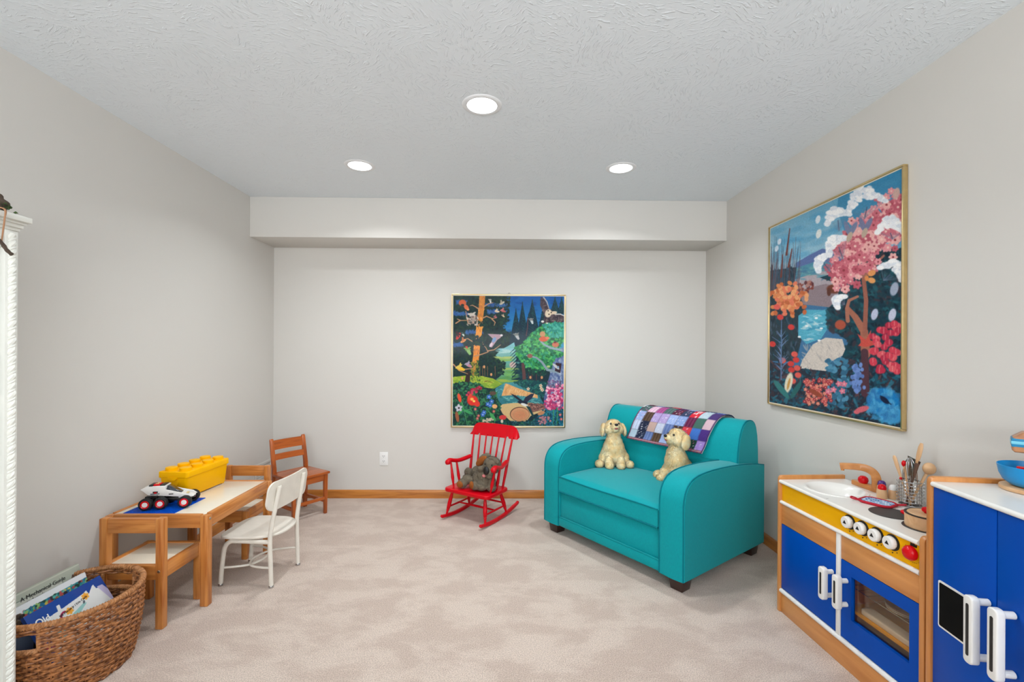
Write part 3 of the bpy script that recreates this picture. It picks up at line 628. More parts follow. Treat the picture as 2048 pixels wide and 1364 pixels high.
    k.ell(400, 820, 26, 24, (170, 80, 60)); k.ell(285, 1160, 36, 12, (150, 70, 50), 30)
    for x, y in ((240, 830), (310, 840), (285, 790), (205, 885), (300, 900)): k.ell(x, y, 8, 5, (236, 240, 240))
    k.soften(2); k.noise(.03); return k
def framed(name, label, loc, rz, Wd, Hh, canvas, quad):
    """local: x to the right along the wall, z up, -y toward the room; origin at the picture's lower-left corner on the wall"""
    t = thing(name, label, 'picture', loc, rz)
    fw, dp = .009, .024
    g = G()
    prof = lambda a, b: None
    for (x0, x1, z0, z1) in ((0, Wd, 0, fw), (0, Wd, Hh-fw, Hh), (0, fw, fw, Hh-fw), (Wd-fw, Wd, fw, Hh-fw)): g.box(x0, x1, -dp, -.002, z0, z1, .0025)
    g.build('frame', GOLD, t)
    G().box(fw, Wd-fw, -dp+.008, -.004, fw, Hh-fw).build('paper_border', MATW, t)
    b = .006
    x0, x1, z0, z1 = fw+b, Wd-fw-b, fw+b, Hh-fw-b
    nx = 420; ny = int(nx*(z1-z0)/(x1-x0))
    u, v = np.meshgrid(np.linspace(0, 1, nx), np.linspace(0, 1, ny))
    Hm = homography([(0, 0), (1, 0), (1, 1), (0, 1)], quad)
    q = np.stack([u, 1-v, np.ones_like(u)], -1) @ Hm.T
    cols = canvas.sample(q[..., 0]/q[..., 2], q[..., 1]/q[..., 2])
    P = np.stack([x0+u*(x1-x0), np.full_like(u, -dp+.0065), z0+v*(z1-z0)], -1)
    link('print', grid_sheet(P, cols, 'print'), PRINT, t)
    return t
# quads: top-left, top-right, bottom-right, bottom-left of the print on the painting canvas
t = framed('framed_picture', 'gold-framed forest print hanging on the back wall above the red rocking chair', (-.466, D, .607), 0, .975, 1.137, art_forest(), [(66, 100), (1083, 100), (1080, 1282), (64, 1280)])
G().tube([(.48, -.012, 1.137), (.484, -.014, 1.147), (.49, -.012, 1.15), (.496, -.014, 1.147), (.50, -.012, 1.137)], .0018, 6).build('hanging_wire', SILV, t)
framed('framed_picture', 'gold-framed meadow and pond print hanging on the right wall', (XR, 2.945, .928), -PI/2, 1.010, 1.146, art_meadow(), [(61, 352), (679, 60), (684, 1310), (62, 1214)])
# ------------------------------------------------------------------ play table and its two chairs
PINE = woods('orange_pine', (172, 94, 34), (218, 146, 74), rough=0.38, scale=20, stretch=16)
LAM = mat('white_laminate', (238, 228, 208), rough=0.22, vary=0.01, coat=0.3)
STEEL = mat('zinc_bolt', (170, 166, 158), rough=0.35, metal=1.0)
BLACKP = mat('black_plastic', (18, 18, 19), rough=0.35, vary=0.02)
def bolt(parent, x, y, z, axis='y', sgn=-1, name='bolt'):
    T = Matrix.Translation((x, y, z)) @ (Matrix.Rotation(PI/2*(1 if sgn < 0 else -1), 4, 'X') if axis == 'y' else Matrix.Rotation(PI/2*sgn, 4, 'Y'))
    G().lathe([(.002, .0005), (.0025, .002), (.0055, .0022), (.0065, .001), (.0065, -.001)], 14, T=T).build(name, STEEL, parent)
def play_table():
    t = thing('play_table', 'low orange pine play table with a white top, pushed against the left wall', 'table', (-1.958, 2.262, 0))
    w, d, h = .500, .620, .45; a = .038
    for x in (0, w-a):
        for y in (0, d-a):
            G().box(x, x+a, y, y+a, 0, h-.004, .004).build('leg', PINE['Z'], t)
    G().box(a, w-a, .006, .028, h-.066, h, .003).build('apron', PINE['X'], t)
    G().box(a, w-a, d-.028, d-.006, h-.066, h, .003).build('apron', PINE['X'], t)
    G().box(w-.030, w-.006, a, d-a, h-.066, h, .003).build('apron', PINE['Y'], t)
    G().box(.006, .030, a, d-a, h-.066, h, .003).build('apron', PINE['Y'], t)
    G().box(.028, w-.028, .026, d-.026, h-.012, h-.003, .001).build('tabletop', LAM, t, 'white laminate panel set inside the pine frame')
    for z in (h-.02, h-.048): pass
    bolt(t, w+.0, .019, h-.022, 'x', 1)
play_table()
def small_chair(label, loc, flip):
    """backrest on the local -y side; seat runs to +y"""
    t = thing('small_chair', label, 'chair', loc, PI if flip else 0, 'small pine chairs tucked under the play table')
    w, d, p = .285, .285, .034; x0, x1 = -w/2, w/2
    for x in (x0, x1-p):
        G().box(x, x+p, 0, p, 0, .50, .005).build('back_leg', PINE['Z'], t)
        G().box(x, x+p, d-p, d, 0, .288, .004).build('front_leg', PINE['Z'], t)
    G().box(x0+p, x1-p, .004, .026, .432, .498, .004).build('back_rail', PINE['X'], t)
    G().box(x0+p, x1-p, .005, .026, .222, .288, .003).build('seat_rail', PINE['X'], t)
    G().box(x0+p, x1-p, d-.026, d-.005, .222, .288, .003).build('seat_rail', PINE['X'], t)
    for s in (-1, 1):
        xa, xb = (x0+.004, x0+.026) if s < 0 else (x1-.026, x1-.004)
        G().box(xa, xb, p, d-p, .222, .288, .003).build('seat_rail', PINE['Y'], t)
    G().box(x0+.024, x1-.024, .024, d-.024, .272, .283, .001).build('seat', LAM, t, 'white laminate seat panel')
    for s in (-1, 1): bolt(t, s*(w/2-p/2), -.0, .262, 'y', -1)
    return t
small_chair('small pine chair with a white seat, nearest the viewer, touching the wicker basket', (-1.682, 2.078, 0), False)
small_chair('small pine chair with a white seat, at the far end of the play table', (-1.692, 3.052, 0), True)

# ------------------------------------------------------------------ yellow brick box, baseplate, rover
YEL = mat('yellow_plastic', (255, 188, 0), rough=0.4, vary=0.012, spec=0.1)
def brick_box():
    t = thing('storage_box', 'yellow plastic storage box shaped like a toy brick with round studs on the lid', 'box', (-1.790, 2.670, .45), math.radians(-3.5))
    L, w = .160, .080
    def rr_(x, y, r, z): return [(px, py, z) for px, py in rrect(-x, x, -y, y, r, 5)]
    g = G()
    rings = [rr_(.066, .154, .012, .004), rr_(.070, .158, .014, .010), rr_(.079, .168, .016, .122)]
    V = [[g.bm.verts.new(p) for p in r] for r in rings]; n = len(V[0])
    g.bm.faces.new(V[0][::-1]); g.bm.faces.new(V[-1])
    for A, B in zip(V, V[1:]):
        for k in range(n): g.bm.faces.new([A[k], A[(k+1) % n], B[(k+1) % n], B[k]])
    for sx in (-1, 1):
        for sy in (-1, 1): g.box(sx*.055-.01, sx*.055+.01, sy*.14-.01, sy*.14+.01, 0, .005)
    # recessed finger grip with its curved lip on the end facing out
    lip = [(-.026, .118)]+[(.026*math.cos(math.radians(a)), .118-.020*math.sin(math.radians(a))) for a in range(180, -1, -12)]
    g.prism(lip, -.175, -.1655, 'y', .001)
    g.prism([(.030*math.cos(math.radians(a))-.002, .09-.028*math.sin(math.radians(a))) for a in range(180, -1, -12)]+[(.026, .117), (-.028, .117)], -.1665, -.1652, 'y')
    g.build('box_body', YEL, t)
    g = G(); g.prism(rrect(-.084, .084, -.172, .172, .014, 6), .114, .148, 'z', .005, 3)
    lid = g.build('lid', YEL, t)
    for i in range(4):
        for j in range(2):
            G().lathe([(.0285, 0), (.0285, .014), (.0265, .0165), (0, .0165)], 36, c=(-.040+j*.080, -.129+i*.086, .148)).build('stud', YEL, lid)
brick_box()
BLUEB = mat('blue_brick_plastic', (0, 84, 196), rough=0.4, vary=0.02, spec=.2)
def baseplate():
    g = G(); g.box(0, .252, 0, .240, 0, .0018, .0004)
    for i in range(32):
        for j in range(30):
            g.lathe([(.0026, .0017), (.0026, .0034), (0, .0034)], 6, c=(.0042+i*.00786, .0042+j*.00800, 0))
    o = g.build('baseplate', BLUEB, None, 'blue studded building baseplate lying on the near end of the play table', loc=(-1.894, 2.291, .4472)); o['category'] = 'baseplate'
baseplate()
TIRE = mat('black_rubber_tire', (20, 20, 22), rough=0.7, vary=0.05)
REDP = mat('red_plastic', (214, 0, 18), rough=0.25, vary=0.02, coat=0.12, spec=.25)
WHP = mat('white_plastic', (236, 234, 230), rough=0.28, vary=0.01)
GLASSD = mat('smoky_canopy', (34, 40, 52), rough=0.08, coat=0.8, vary=0.1)
GREYB = mat('grey_brick_plastic', (120, 124, 128), rough=0.35)
def rover():
    t = thing('toy_rover', 'white and black six-wheeled toy rover with red wheel rings, on the blue baseplate', 'toy car', (-1.829, 2.326, .4506), math.radians(15))
    R = .0295
    def wheel(x, y, s):
        T = Matrix.Translation((x, y, R)) @ Matrix.Rotation(PI/2, 4, 'X')     # local z -> -y
        w = G().lathe([(.016, -.013), (.024, -.014), (R, -.010), (R, .010), (.024, .014), (.019, .0135), (.019, -.0135)], 28, T=T)
        for k in range(22):
            a = 2*PI*k/22; c = Vector((x+(R-.0005)*math.cos(a), y, R+(R-.0005)*math.sin(a)))
            w.M = Matrix.Translation(c) @ Matrix.Rotation(-a, 4, 'Y'); w.box(-.0012, .0012, -.0105, -.001 if k % 2 else .0105, -.0016, .0016)
        w.M = Matrix.Identity(4); wo = w.build('wheel', TIRE, t)
        q = T @ (Matrix.Identity(4) if s < 0 else Matrix.Rotation(PI, 4, 'X'))
        G().lathe([(.0125, .0128), (.0185, .0150), (.0200, .0142), (.0200, .012)], 28, T=q).build('rim_ring', REDP, wo)
        G().lathe([(0, .0146), (.0014, .0146), (.0014, .0140), (.0115, .0140), (.0125, .0128), (.0125, .0)], 28, T=q).build('hub', WHP, wo)
    for x, y in ((.018, 0), (.083, 0), (.188, .0), (.018, .11), (.083, .11), (.188, .11)): wheel(x, y, -1 if y < .05 else 1)
    g = G(); g.box(.0, .20, .030, .080, .028, .046, .002); g.box(.01, .024, .012, .098, .026, .034); g.box(.076, .09, .012, .098, .026, .034); g.box(.182, .194, .012, .098, .026, .034)
    g.box(.03, .09, .022, .088, .044, .062, .002); g.box(.0, .03, .03, .08, .044, .058, .002); g.tube([(.02, .02, .03), (.05, .02, .055), (.08, .02, .03)], .004, 8)
    g.box(.035, .062, .016, .022, .052, .066, .001)
    g.build('chassis', BLACKP, t)
    def side(y0, y1, dz=0):
        return [(-.012, .098), (.020, .068), (.060, .064), (.150, .052), (.196, .044), (.214, .048), (.196, .062), (.14, .078), (.095, .092), (.092, .108), (.012, .112)]
    g = G(); g.prism(side(0, 0), .018, .026, 'y', .0015); g.prism(side(0, 0), .084, .092, 'y', .0015)
    g.hexa([(-.014, .018, .096), (.012, .018, .106), (.012, .092, .106), (-.014, .092, .096)], [(-.012, .02, .100), (.012, .02, .113), (.012, .09, .113), (-.012, .09, .100)])
    g.box(.010, .094, .024, .086, .078, .110, .002); g.hexa([(.15, .026, .044), (.214, .034, .044), (.214, .076, .044), (.15, .084, .044)], [(.15, .026, .068), (.212, .036, .052), (.212, .074, .052), (.15, .084, .068)], .002)
    g.build('body', WHP, t)
    g = G(); g.hexa([(.092, .027, .066), (.165, .03, .058), (.165, .08, .058), (.092, .083, .066)], [(.098, .036, .109), (.150, .04, .074), (.150, .07, .074), (.098, .074, .109)], .002); g.build('canopy', GLASSD, t)
    for a in ((.018, .034, .03, .08, .110, .117), (.066, .088, .03, .08, .110, .115), (.040, .062, .0165, .0185, .078, .086), (.11, .13, .0165, .0185, .066, .070)): G().box(*a, .0005).build('dark_tile', BLACKP, t)
    for a in ((.036, .064, .034, .076, .110, .118), (.046, .058, .0145, .0175, .076, .082)): G().box(*a, .0005).build('red_tile', REDP, t)
    PYT = mat('pale_yellow_tile', (232, 210, 150), rough=.3)
    for a in ((.044, .056, .040, .046, .118, .1205), (.044, .056, .060, .066, .118, .1205), (.182, .192, .038, .05, .062, .068)): G().box(*a, .0004).build('headlight', PYT, t)
    g = G(); g.box(.030, .070, .0150, .0178, .070, .077, .0008); g.build('side_panel', GREYB, t)
rover()

# ------------------------------------------------------------------ white schoolroom chair
CHWHITE = mat('worn_white_paint', (232, 226, 214), rough=0.45, vary=0.03, vscale=20, bump=0.1, bscale=60)
CHROME = mat('chrome', (190, 190, 190), rough=0.15, metal=1.0, vary=0.02)
def school_chair():
    """local +x = towards the back of the chair; feet A,D in front, B,C behind"""
    t = thing('school_chair', 'small white chair with tube legs and wooden seat, beside the play table', 'chair', (0, 0, 0))
    A, B, C, Dp = Vector((-1.520, 2.468, 0)), Vector((-1.240, 2.446, 0)), Vector((-1.214, 2.701, 0)), Vector((-1.517, 2.750, 0))
    r = .0115; zr = .240
    for P, Q in ((A, B), (Dp, C)):
        d = (Q-P).normalized(); lean = P+d*.018
        pts = [P+Vector((0, 0, .006)), P+d*.006+Vector((0, 0, .09)), lean+Vector((0, 0, .185)), lean+d*.012+Vector((0, 0, zr-.022)), lean+d*.034+Vector((0, 0, zr-.004)), lean+d*.06+Vector((0, 0, zr)), Q-d*.05+Vector((0, 0, zr)), Q-d*.004+Vector((0, 0, zr))]
        G().tube(smooth_pts(pts, 5), r, 14).build('front_leg', CHWHITE, t)
    for Q, top in ((B, Vector((-1.207, 2.462, .535))), (C, Vector((-1.186, 2.706, .542)))):
        s = Q+Vector((-.008, 0, .25))
        pts = [Q+Vector((0, 0, .006)), Q+Vector((-.004, 0, .12)), s, s*.7+top*.3+Vector((-.004, 0, 0)), s*.3+top*.7, top-Vector((0, 0, .012)), top]
        G().tube(smooth_pts(pts, 5), [r]*28+[r*.9, r*.75, r*.4], 14).build('back_post', CHWHITE, t)
    def u_rod(P, Q, mids, dz):
        pts = [P+Vector((0, 0, dz))]+[Vector((x, y, dz)) for x, y in mids]+[Q+Vector((0, 0, dz))]
        G().tube(smooth_pts(pts, 6), .0062, 10).build('stretcher', CHWHITE, t)
    u_rod(A, Dp, [(-1.46, 2.478), (-1.39, 2.503), (-1.354, 2.56), (-1.352, 2.625), (-1.378, 2.69), (-1.44, 2.732)], .095); u_rod(B, C, [(-1.30, 2.452), (-1.362, 2.475), (-1.392, 2.53), (-1.388, 2.60), (-1.352, 2.66), (-1.29, 2.688)], .104)
    # seat: rounded trapezoid, wider at the front, gently dished
    cx, cy = -1.372, 2.598
    out = []
    for k in range(64):
        a = 2*PI*k/64; ca, sa = math.cos(a), math.sin(a); n = 3.6 if ca < 0 else 2.7
        rad = (abs(ca)**n+abs(sa)**n)**(-1/n)
        out.append((ca*rad*.168, sa*rad*(.160-.012*ca)))
    g = G(); rot = Matrix.Translation((cx, cy, 0)) @ Matrix.Rotation(math.radians(-1.5), 4, 'Z')
    loops = []
    for f, dz0 in ((0.0, 0), (.35, 0), (.7, 0), (.9, 0), (.985, 0), (1.0, -.003), (1.0, -.010), (.985, -.0125), (.8, -.0125)):
        L = []
        for x, y in out:
            xx, yy = x*f, y*f; z = .268+dz0+.003*(xx/.168)**2*(1 if xx > 0 else .1)-(.008*max(0, -xx/.168-.6)**1.2*2)+.002*(yy/.16)**2
            L.append(g.bm.verts.new(rot @ Vector((xx, yy, z))) if f > 0 or not L else L[0])
        loops.append(L)
    for A_, B_ in zip(loops, loops[1:]):
        for k in range(64):
            q = [A_[k], A_[(k+1) % 64], B_[(k+1) % 64], B_[k]]; u = []
            for v in q:
                if v not in u: u.append(v)
            if len(u) > 2: g.bm.faces.new(u)
    g.bm.faces.new(loops[-1])
    g.build('seat', CHWHITE, t)
    # backrest: curved panel with rounded corners, in front of the posts
    nu, nv = 36, 14; g = G(); W2, H2 = .195, .077; V = {}
    cpt = Vector((-1.200, 2.602, .481)); side_ = Vector((.09, .996, .004)).normalized()
    for s in (0, 1):
        for i in range(nu+1):
            for j in range(nv+1):
                u = -math.cos(PI*i/nu); v = -1+2*j/nv
                au, av = abs(u), abs(v); n = 5
                sc = 1.0
                x = u*W2; rc = .052; ex = max(0, abs(x)-(W2-rc)); lim = H2-(rc-math.sqrt(max(0, rc*rc-ex*ex))); z = v*lim
                off = -.020*(u*u)+.004*(v)-.0095*s-.004
                V[s, i, j] = g.bm.verts.new(cpt+side_*x+Vector((off, 0, z)))
    for i in range(nu):
        for j in range(nv):
            g.bm.faces.new([V[0, i, j], V[0, i+1, j], V[0, i+1, j+1], V[0, i, j+1]]); g.bm.faces.new([V[1, i, j+1], V[1, i+1, j+1], V[1, i+1, j], V[1, i, j]])
    for i in range(nu):
        for j in (0, nv): g.bm.faces.new([V[0, i, j], V[1, i, j], V[1, i+1, j], V[0, i+1, j]])
    for j in range(nv):
        for i in (0, nu): g.bm.faces.new([V[0, i, j], V[0, i, j+1], V[1, i, j+1], V[1, i, j]])
    g.build('backrest', CHWHITE, t)
    for P in (A, B, C, Dp): G().lathe([(0, 0), (.0128, 0), (.0132, .010), (.0118, .012), (0, .012)], 18, c=tuple(P)).build('foot_glide', CHROME, t, 'dull metal foot glide')
school_chair()

# ------------------------------------------------------------------ oak chair in the corner
CHEST = woods('reddish_oak', (140, 62, 12), (194, 98, 28), rough=0.32, coat=0.4)
def oak_chair():
    """local origin = foot of the front-right leg seen nearest the room; x runs across the front, y back"""
    t = thing('wooden_chair', 'reddish brown wooden child chair with two back slats, in the far left corner', 'chair', (-1.372, 3.560, 0), math.radians(-34.6+90+180))
    # after the turn: local +x points from that leg across the front towards the viewer side, local -y towards the back
    w, d = .285, .290; a = .028
    def leg(x, y, name, top=.305):
        G().hexa([(x+.003, y+.003, 0), (x+a-.003, y+.003, 0), (x+a-.003, y+a-.003, 0), (x+.003, y+a-.003, 0)], [(x, y, top), (x+a, y, top), (x+a, y+a, top), (x, y+a, top)], .003).build(name, CHEST['Z'], t)
    leg(0, -a, 'front_leg'); leg(w-a, -a, 'front_leg')
    for x in (0, w-a):
        g = G(); y = -d
        g.prism([(y-.010, 0), (y+a-.012, 0), (y+a, .30), (y+a-.004, .36), (y+a-.045, .565), (y+a-.055, .578), (y-.030, .578), (y-.036, .57), (y-.004, .36), (y, .30)], x, x+a, 'x', .003)
        g.build('back_leg', CHEST['Z'], t)
    yb = -d
    for z0, z1 in ((.495, .565), (.418, .462)):
        g = G(); n = 10
        for k in range(n):
            u0, u1 = a+(w-2*a)*k/n-.001, a+(w-2*a)*(k+1)/n+.001
            cb = lambda u: -.010*(1-((u-w/2)/(w/2-a))**2)
            def yy(u, z): return yb+a/2-(z-.36)*.19+cb(u)
            g.hexa([(u0, yy(u0, z0)-.007, z0), (u1, yy(u1, z0)-.007, z0), (u1, yy(u1, z0)+.007, z0), (u0, yy(u0, z0)+.007, z0)], [(u0, yy(u0, z1)-.007, z1), (u1, yy(u1, z1)-.007, z1), (u1, yy(u1, z1)+.007, z1), (u0, yy(u0, z1)+.007, z1)])
        g.build('back_slat', CHEST['X'], t)
    g = G(); g.prism([(-.010, .010), (w+.010, .010), (w+.008, -d+a+.002), (-.008, -d+a+.002)][::-1], .305, .325, 'z', .006, 3); g.box(a+.002, w-a-.002, -d-.004, -d+a+.004, .305, .325, .003)
    g.build('seat', CHEST['X'], t)
    G().box(a, w-a, -.022, -.006, .255, .305, .002).build('apron', CHEST['X'], t); G().box(a, w-a, -d+.006, -d+.022, .255, .305, .002).build('apron', CHEST['X'], t)
    for x in (.006, w-.022): G().box(x, x+.016, -d+a, -a, .255, .305, .002).build('apron', CHEST['Y'], t)
    G().box(a-.003, w-a+.003, -.024, -.004, .108, .132, .004).build('stretcher', CHEST['X'], t)
    for x in (.004, w-.024): G().box(x, x+.020, -d+a-.014, -a+.003, .085, .109, .004).build('stretcher', CHEST['Y'], t)
oak_chair()

# ------------------------------------------------------------------ wicker basket with books
WICK = mat('brown_wicker', (98, 54, 26), rough=0.5, col2=(190, 126, 74), vscale=70)
WICK2 = mat('tan_wicker_binding', (150, 98, 54), rough=0.5, col2=(200, 142, 92), vscale=80)
def basket():
    BA = math.radians(92)
    t = thing('wicker_basket', 'oval brown wicker basket with cut-out handles, full of picture books, beside the bookcase', 'basket', (-1.700, 1.830, 0), BA)
    Hh = .300
    def prof(z):
        f = z/Hh; return .192+.036*f+.010*math.sin(PI*f), .170+.034*f+.010*math.sin(PI*f)
    ns = 40; rows = 31; hz0, hz1 = .212, .262; ha = math.radians(19)
    def in_handle(a): 
        a = (a+PI) % (2*PI)-PI
        return abs(a) < ha or abs(abs(a)-PI) < ha
    g = G(); rnd = random.Random(5)
    for i in range(rows):
        z = .006+i*(Hh-.016)/(rows-1); A, B = prof(z)
        runs = [(0, 2*PI)]
        if hz0 < z < hz1: runs = [(ha, PI-ha), (PI+ha, 2*PI-ha)]
        for a0, a1 in runs:
            n = int((a1-a0)/(2*PI)*ns*5); pts = []; rs = []
            for k in range(n+1):
                a = a0+(a1-a0)*k/n; w = math.cos(a*ns/2+(i % 2)*PI)*.0042
                pts.append(((A+w)*math.cos(a), (B+w)*math.sin(a), z+rnd.gauss(0, .0005)+.0012*math.sin(a*ns/2+i)))
                rs.append(.0050+rnd.gauss(0, .0004))
            if a1-a0 > 6.2: g.tube(pts[:-1], rs[:-1], 6, closed=True)
            else: g.tube(pts, rs, 6)
    for k in range(ns):
        a = 2*PI*(k+.0)/ns*1.0; pts = []
        zt = hz0 if in_handle(a) else Hh-.01
        for j in range(9):
            z = zt*j/8; A, B = prof(z); pts.append((A*math.cos(a), B*math.sin(a), z))
        g.tube(pts, .003, 6)
    A, B = prof(0); g.prism([(A*math.cos(2*PI*k/48), B*math.sin(2*PI*k/48)) for k in range(48)], .001, .008, 'z')
    g.build('woven_body', WICK, t)
    g = G(); A, B = prof(Hh); n = 220
    g.tube([(A*math.cos(2*PI*k/n), B*math.sin(2*PI*k/n), Hh-.004) for k in range(n)], .0085, 10, closed=True)
    m = 1500; tw = 150; pts = []
    for k in range(m):
        a = 2*PI*k/m; ph = tw*a; pts.append(((A+.0088*math.cos(ph))*math.cos(a), (B+.0088*math.cos(ph))*math.sin(a), Hh-.004+.0088*math.sin(ph)))
    g.tube(pts, .0026, 5, closed=True)
    g.build('rim', WICK2, t)
    for s in (0, PI):
        g = G(); pts = []
        for k in range(15): z = hz0; a = s-ha+2*ha*k/14; A, B = prof(z); pts.append((A*math.cos(a), B*math.sin(a), z-.004))
        g.tube(pts, .0075, 8)
        q = []
        for k in range(240): 
            u = k/239*14; i = min(13, int(u)); f = u-i; p = Vector(pts[i])*(1-f)+Vector(pts[i+1])*f; ph = k*1.1; q.append(p+Vector((.0075*math.cos(ph)*math.cos(s), 0, .0075*math.sin(ph))))
        g.tube(q, .0022, 5)
        for e in (-1, 1):
            a = s+e*ha; pts2 = []
            for j in range(6): z = hz0+(Hh-hz0)*j/5; A, B = prof(z); pts2.append((A*math.cos(a), B*math.sin(a), z))
            g.tube(pts2, .006, 8)
        g.build('handle_binding', WICK2, t)
basket()
def canvas_book(name, label, C0, Y0, Y1, top, tilt, hgt, thick, canvas, edge, group='picture books in the wicker basket'):
    """C0 = x of the top edge; the book stands along y and leans with its top towards the wall"""
    t = thing(name, label, 'book', (C0, Y0, top), 0, group)
    t.rotation_euler = (0, -tilt, 0)        # local: -z down the cover, +x = cover normal
    Wd = Y1-Y0
    G().box(-thick+.001, -.001, .002, Wd-.002, -hgt+.002, -.002).build('pages', mat('page_edges', (232, 228, 216), rough=.8), t)
    g = G(); g.box(-thick-.001, -thick+.001, 0, Wd, -hgt, 0); g.box(-thick, 0, -.0012, .001, -hgt, 0); g.box(-.0015, -.0003, 0, Wd, -hgt, 0); g.build('cover', mat(name+'_cover_board', edge, rough=.3, coat=.3), t)
    ny, nx = 150, 190
    u, v = np.meshgrid(np.linspace(0, 1, nx), np.linspace(0, 1, ny))
    cols = canvas.sample(u*(canvas.w-1), (1-v)*(canvas.h-1))
    P = np.stack([np.full_like(u, .0002), u*Wd, -hgt+v*hgt], -1)
    link('cover_picture', grid_sheet(P, cols, 'cover_picture'), paint_mat('glossy_cover_print', rough=.3, coat=.4), t)
    return t
def books():
    txt_dark = mat('black_print', (34, 34, 36), rough=.4); txt_white = mat('white_print', (240, 240, 240), rough=.4)
    def letter(par, s, size, y, z, m, bold=False, rot=0, name='lettering'):
        # text reads along +y (local), up = +z
        M_ = Matrix.Translation((.0012, y, z)) @ Matrix(((0, 0, 1, 0), (1, 0, 0, 0), (0, 1, 0, 0), (0, 0, 0, 1))) @ Matrix.Rotation(rot, 4, 'Z')
        lettering(s, size, .0003, M_, name, m, par, bold)
    # back: grey-green pictorial book, hand-lettered title panel
    c = Canvas(300, 240, (178, 186, 172), 1); c.poly([(20, 30), (215, 30), (215, 75), (20, 75)], (206, 208, 196)); c.line([(20, 30), (215, 30), (215, 75)], 3, (120, 130, 120)); c.line([(3, 4), (297, 4)], 4, (206, 210, 196))
    for x in (262, 284): c.line([(x-6, 48), (x, 34), (x+7, 38), (x+2, 56), (x-6, 84)], 5, (96, 74, 60)); c.line([(x, 36), (x+5, 60)], 3, (50, 44, 44))
    c.ell(60, 120, 40, 30, (150, 170, 150)); c.ell(214, 70, 9, 9, (220, 180, 80))
    b = canvas_book('picture_book', 'grey-green picture book with a hand-lettered title, rearmost in the wicker basket', -1.850, 1.725, 2.010, .332, math.radians(12), .24, .010, c, (168, 176, 160))
    letter(b, 'A Mechanical Guide', .022, .040, -.036, txt_dark); letter(b, 'to Animals', .016, .06, -.052, txt_dark)
    # white book with a busy turquoise picture strip
    c = Canvas(300, 240, (226, 230, 232), 2); c.poly([(0, 0), (300, 0), (300, 22), (0, 22)], (228, 232, 234)); c.poly([(62, 22), (300, 22), (300, 62), (62, 62)], (60, 150, 160))
    for _ in range(260): c.ell(c.rnd.uniform(62, 300), c.rnd.uniform(24, 60), c.rnd.uniform(3, 8), c.rnd.uniform(3, 7), c.rnd.choice([(40, 110, 150), (30, 140, 150), (90, 180, 170), (180, 80, 80), (220, 190, 80), (20, 70, 60), (60, 50, 60), (150, 190, 110)]), 0, .3)
    for _ in range(40): c.ell(c.rnd.uniform(6, 56), c.rnd.uniform(26, 60), 7, 6, c.rnd.choice([(70, 56, 44), (40, 34, 30), (110, 90, 60), (210, 180, 60)]))
    c.poly([(0, 0), (8, 0), (8, 240), (0, 240)], (170, 190, 206)); c.poly([(0, 70), (300, 70), (300, 240), (0, 240)], (150, 170, 196), c2=(40, 50, 76))
    b = canvas_book('picture_book', 'white picture book with a crowded turquoise picture strip, leaning in the wicker basket', -1.805, 1.665, 1.990, .304, math.radians(20), .245, .012, c, (210, 214, 218))
    letter(b, 'A', .060, .05, -.180, txt_dark, True)
    # blue book
    c = Canvas(360, 290, (10, 66, 150), 4)
    c.poly([(50, 62), (120, 56), (124, 30), (138, 30), (136, 56), (250, 42), (266, 36), (270, 58), (300, 30), (308, 28), (312, 52), (332, 58), (360, 150), (360, 290), (0, 290), (20, 150)], (226, 228, 226)); c.poly([(318, 46), (346, 50), (360, 90), (360, 200), (340, 120)], (186, 180, 212))
    c.poly([(60, 140), (230, 84), (242, 92), (160, 140), (110, 180), (30, 200)], (150, 200, 196))
    c.leaves([(0, 150), (40, 150), (20, 290), (0, 290)], 30, 8, 20, [(30, 80, 160), (10, 50, 120)])
    for x, y in ((160, 84), (250, 60)): c.flower(x, y, 18, (240, 170, 60), (230, 140, 40), 6)
    for x, y, s in ((138, 96, 1), (86, 128, .6), (30, 170, 1.1)):
        pts = [(x+20*s*math.cos(math.radians(a)), y+22*s*math.sin(math.radians(a))) for a in range(60, 300, 20)]; c.line(pts, 9*s, (170, 30, 80))
    c.ell(232, 82, 5, 9, (90, 100, 110), 30)
    b = canvas_book('picture_book', 'blue picture book with white shapes and orange flowers, frontmost in the wicker basket', -1.742, 1.680, 1.990, .290, math.radians(32), .225, .014, c, (14, 74, 160))
    letter(b, 'Old', .034, .018, -.056, txt_white, True); letter(b, 'Bill Martin Jr / Eric Carle', .0125, .098, -.070, txt_dark, rot=math.radians(8))
books()

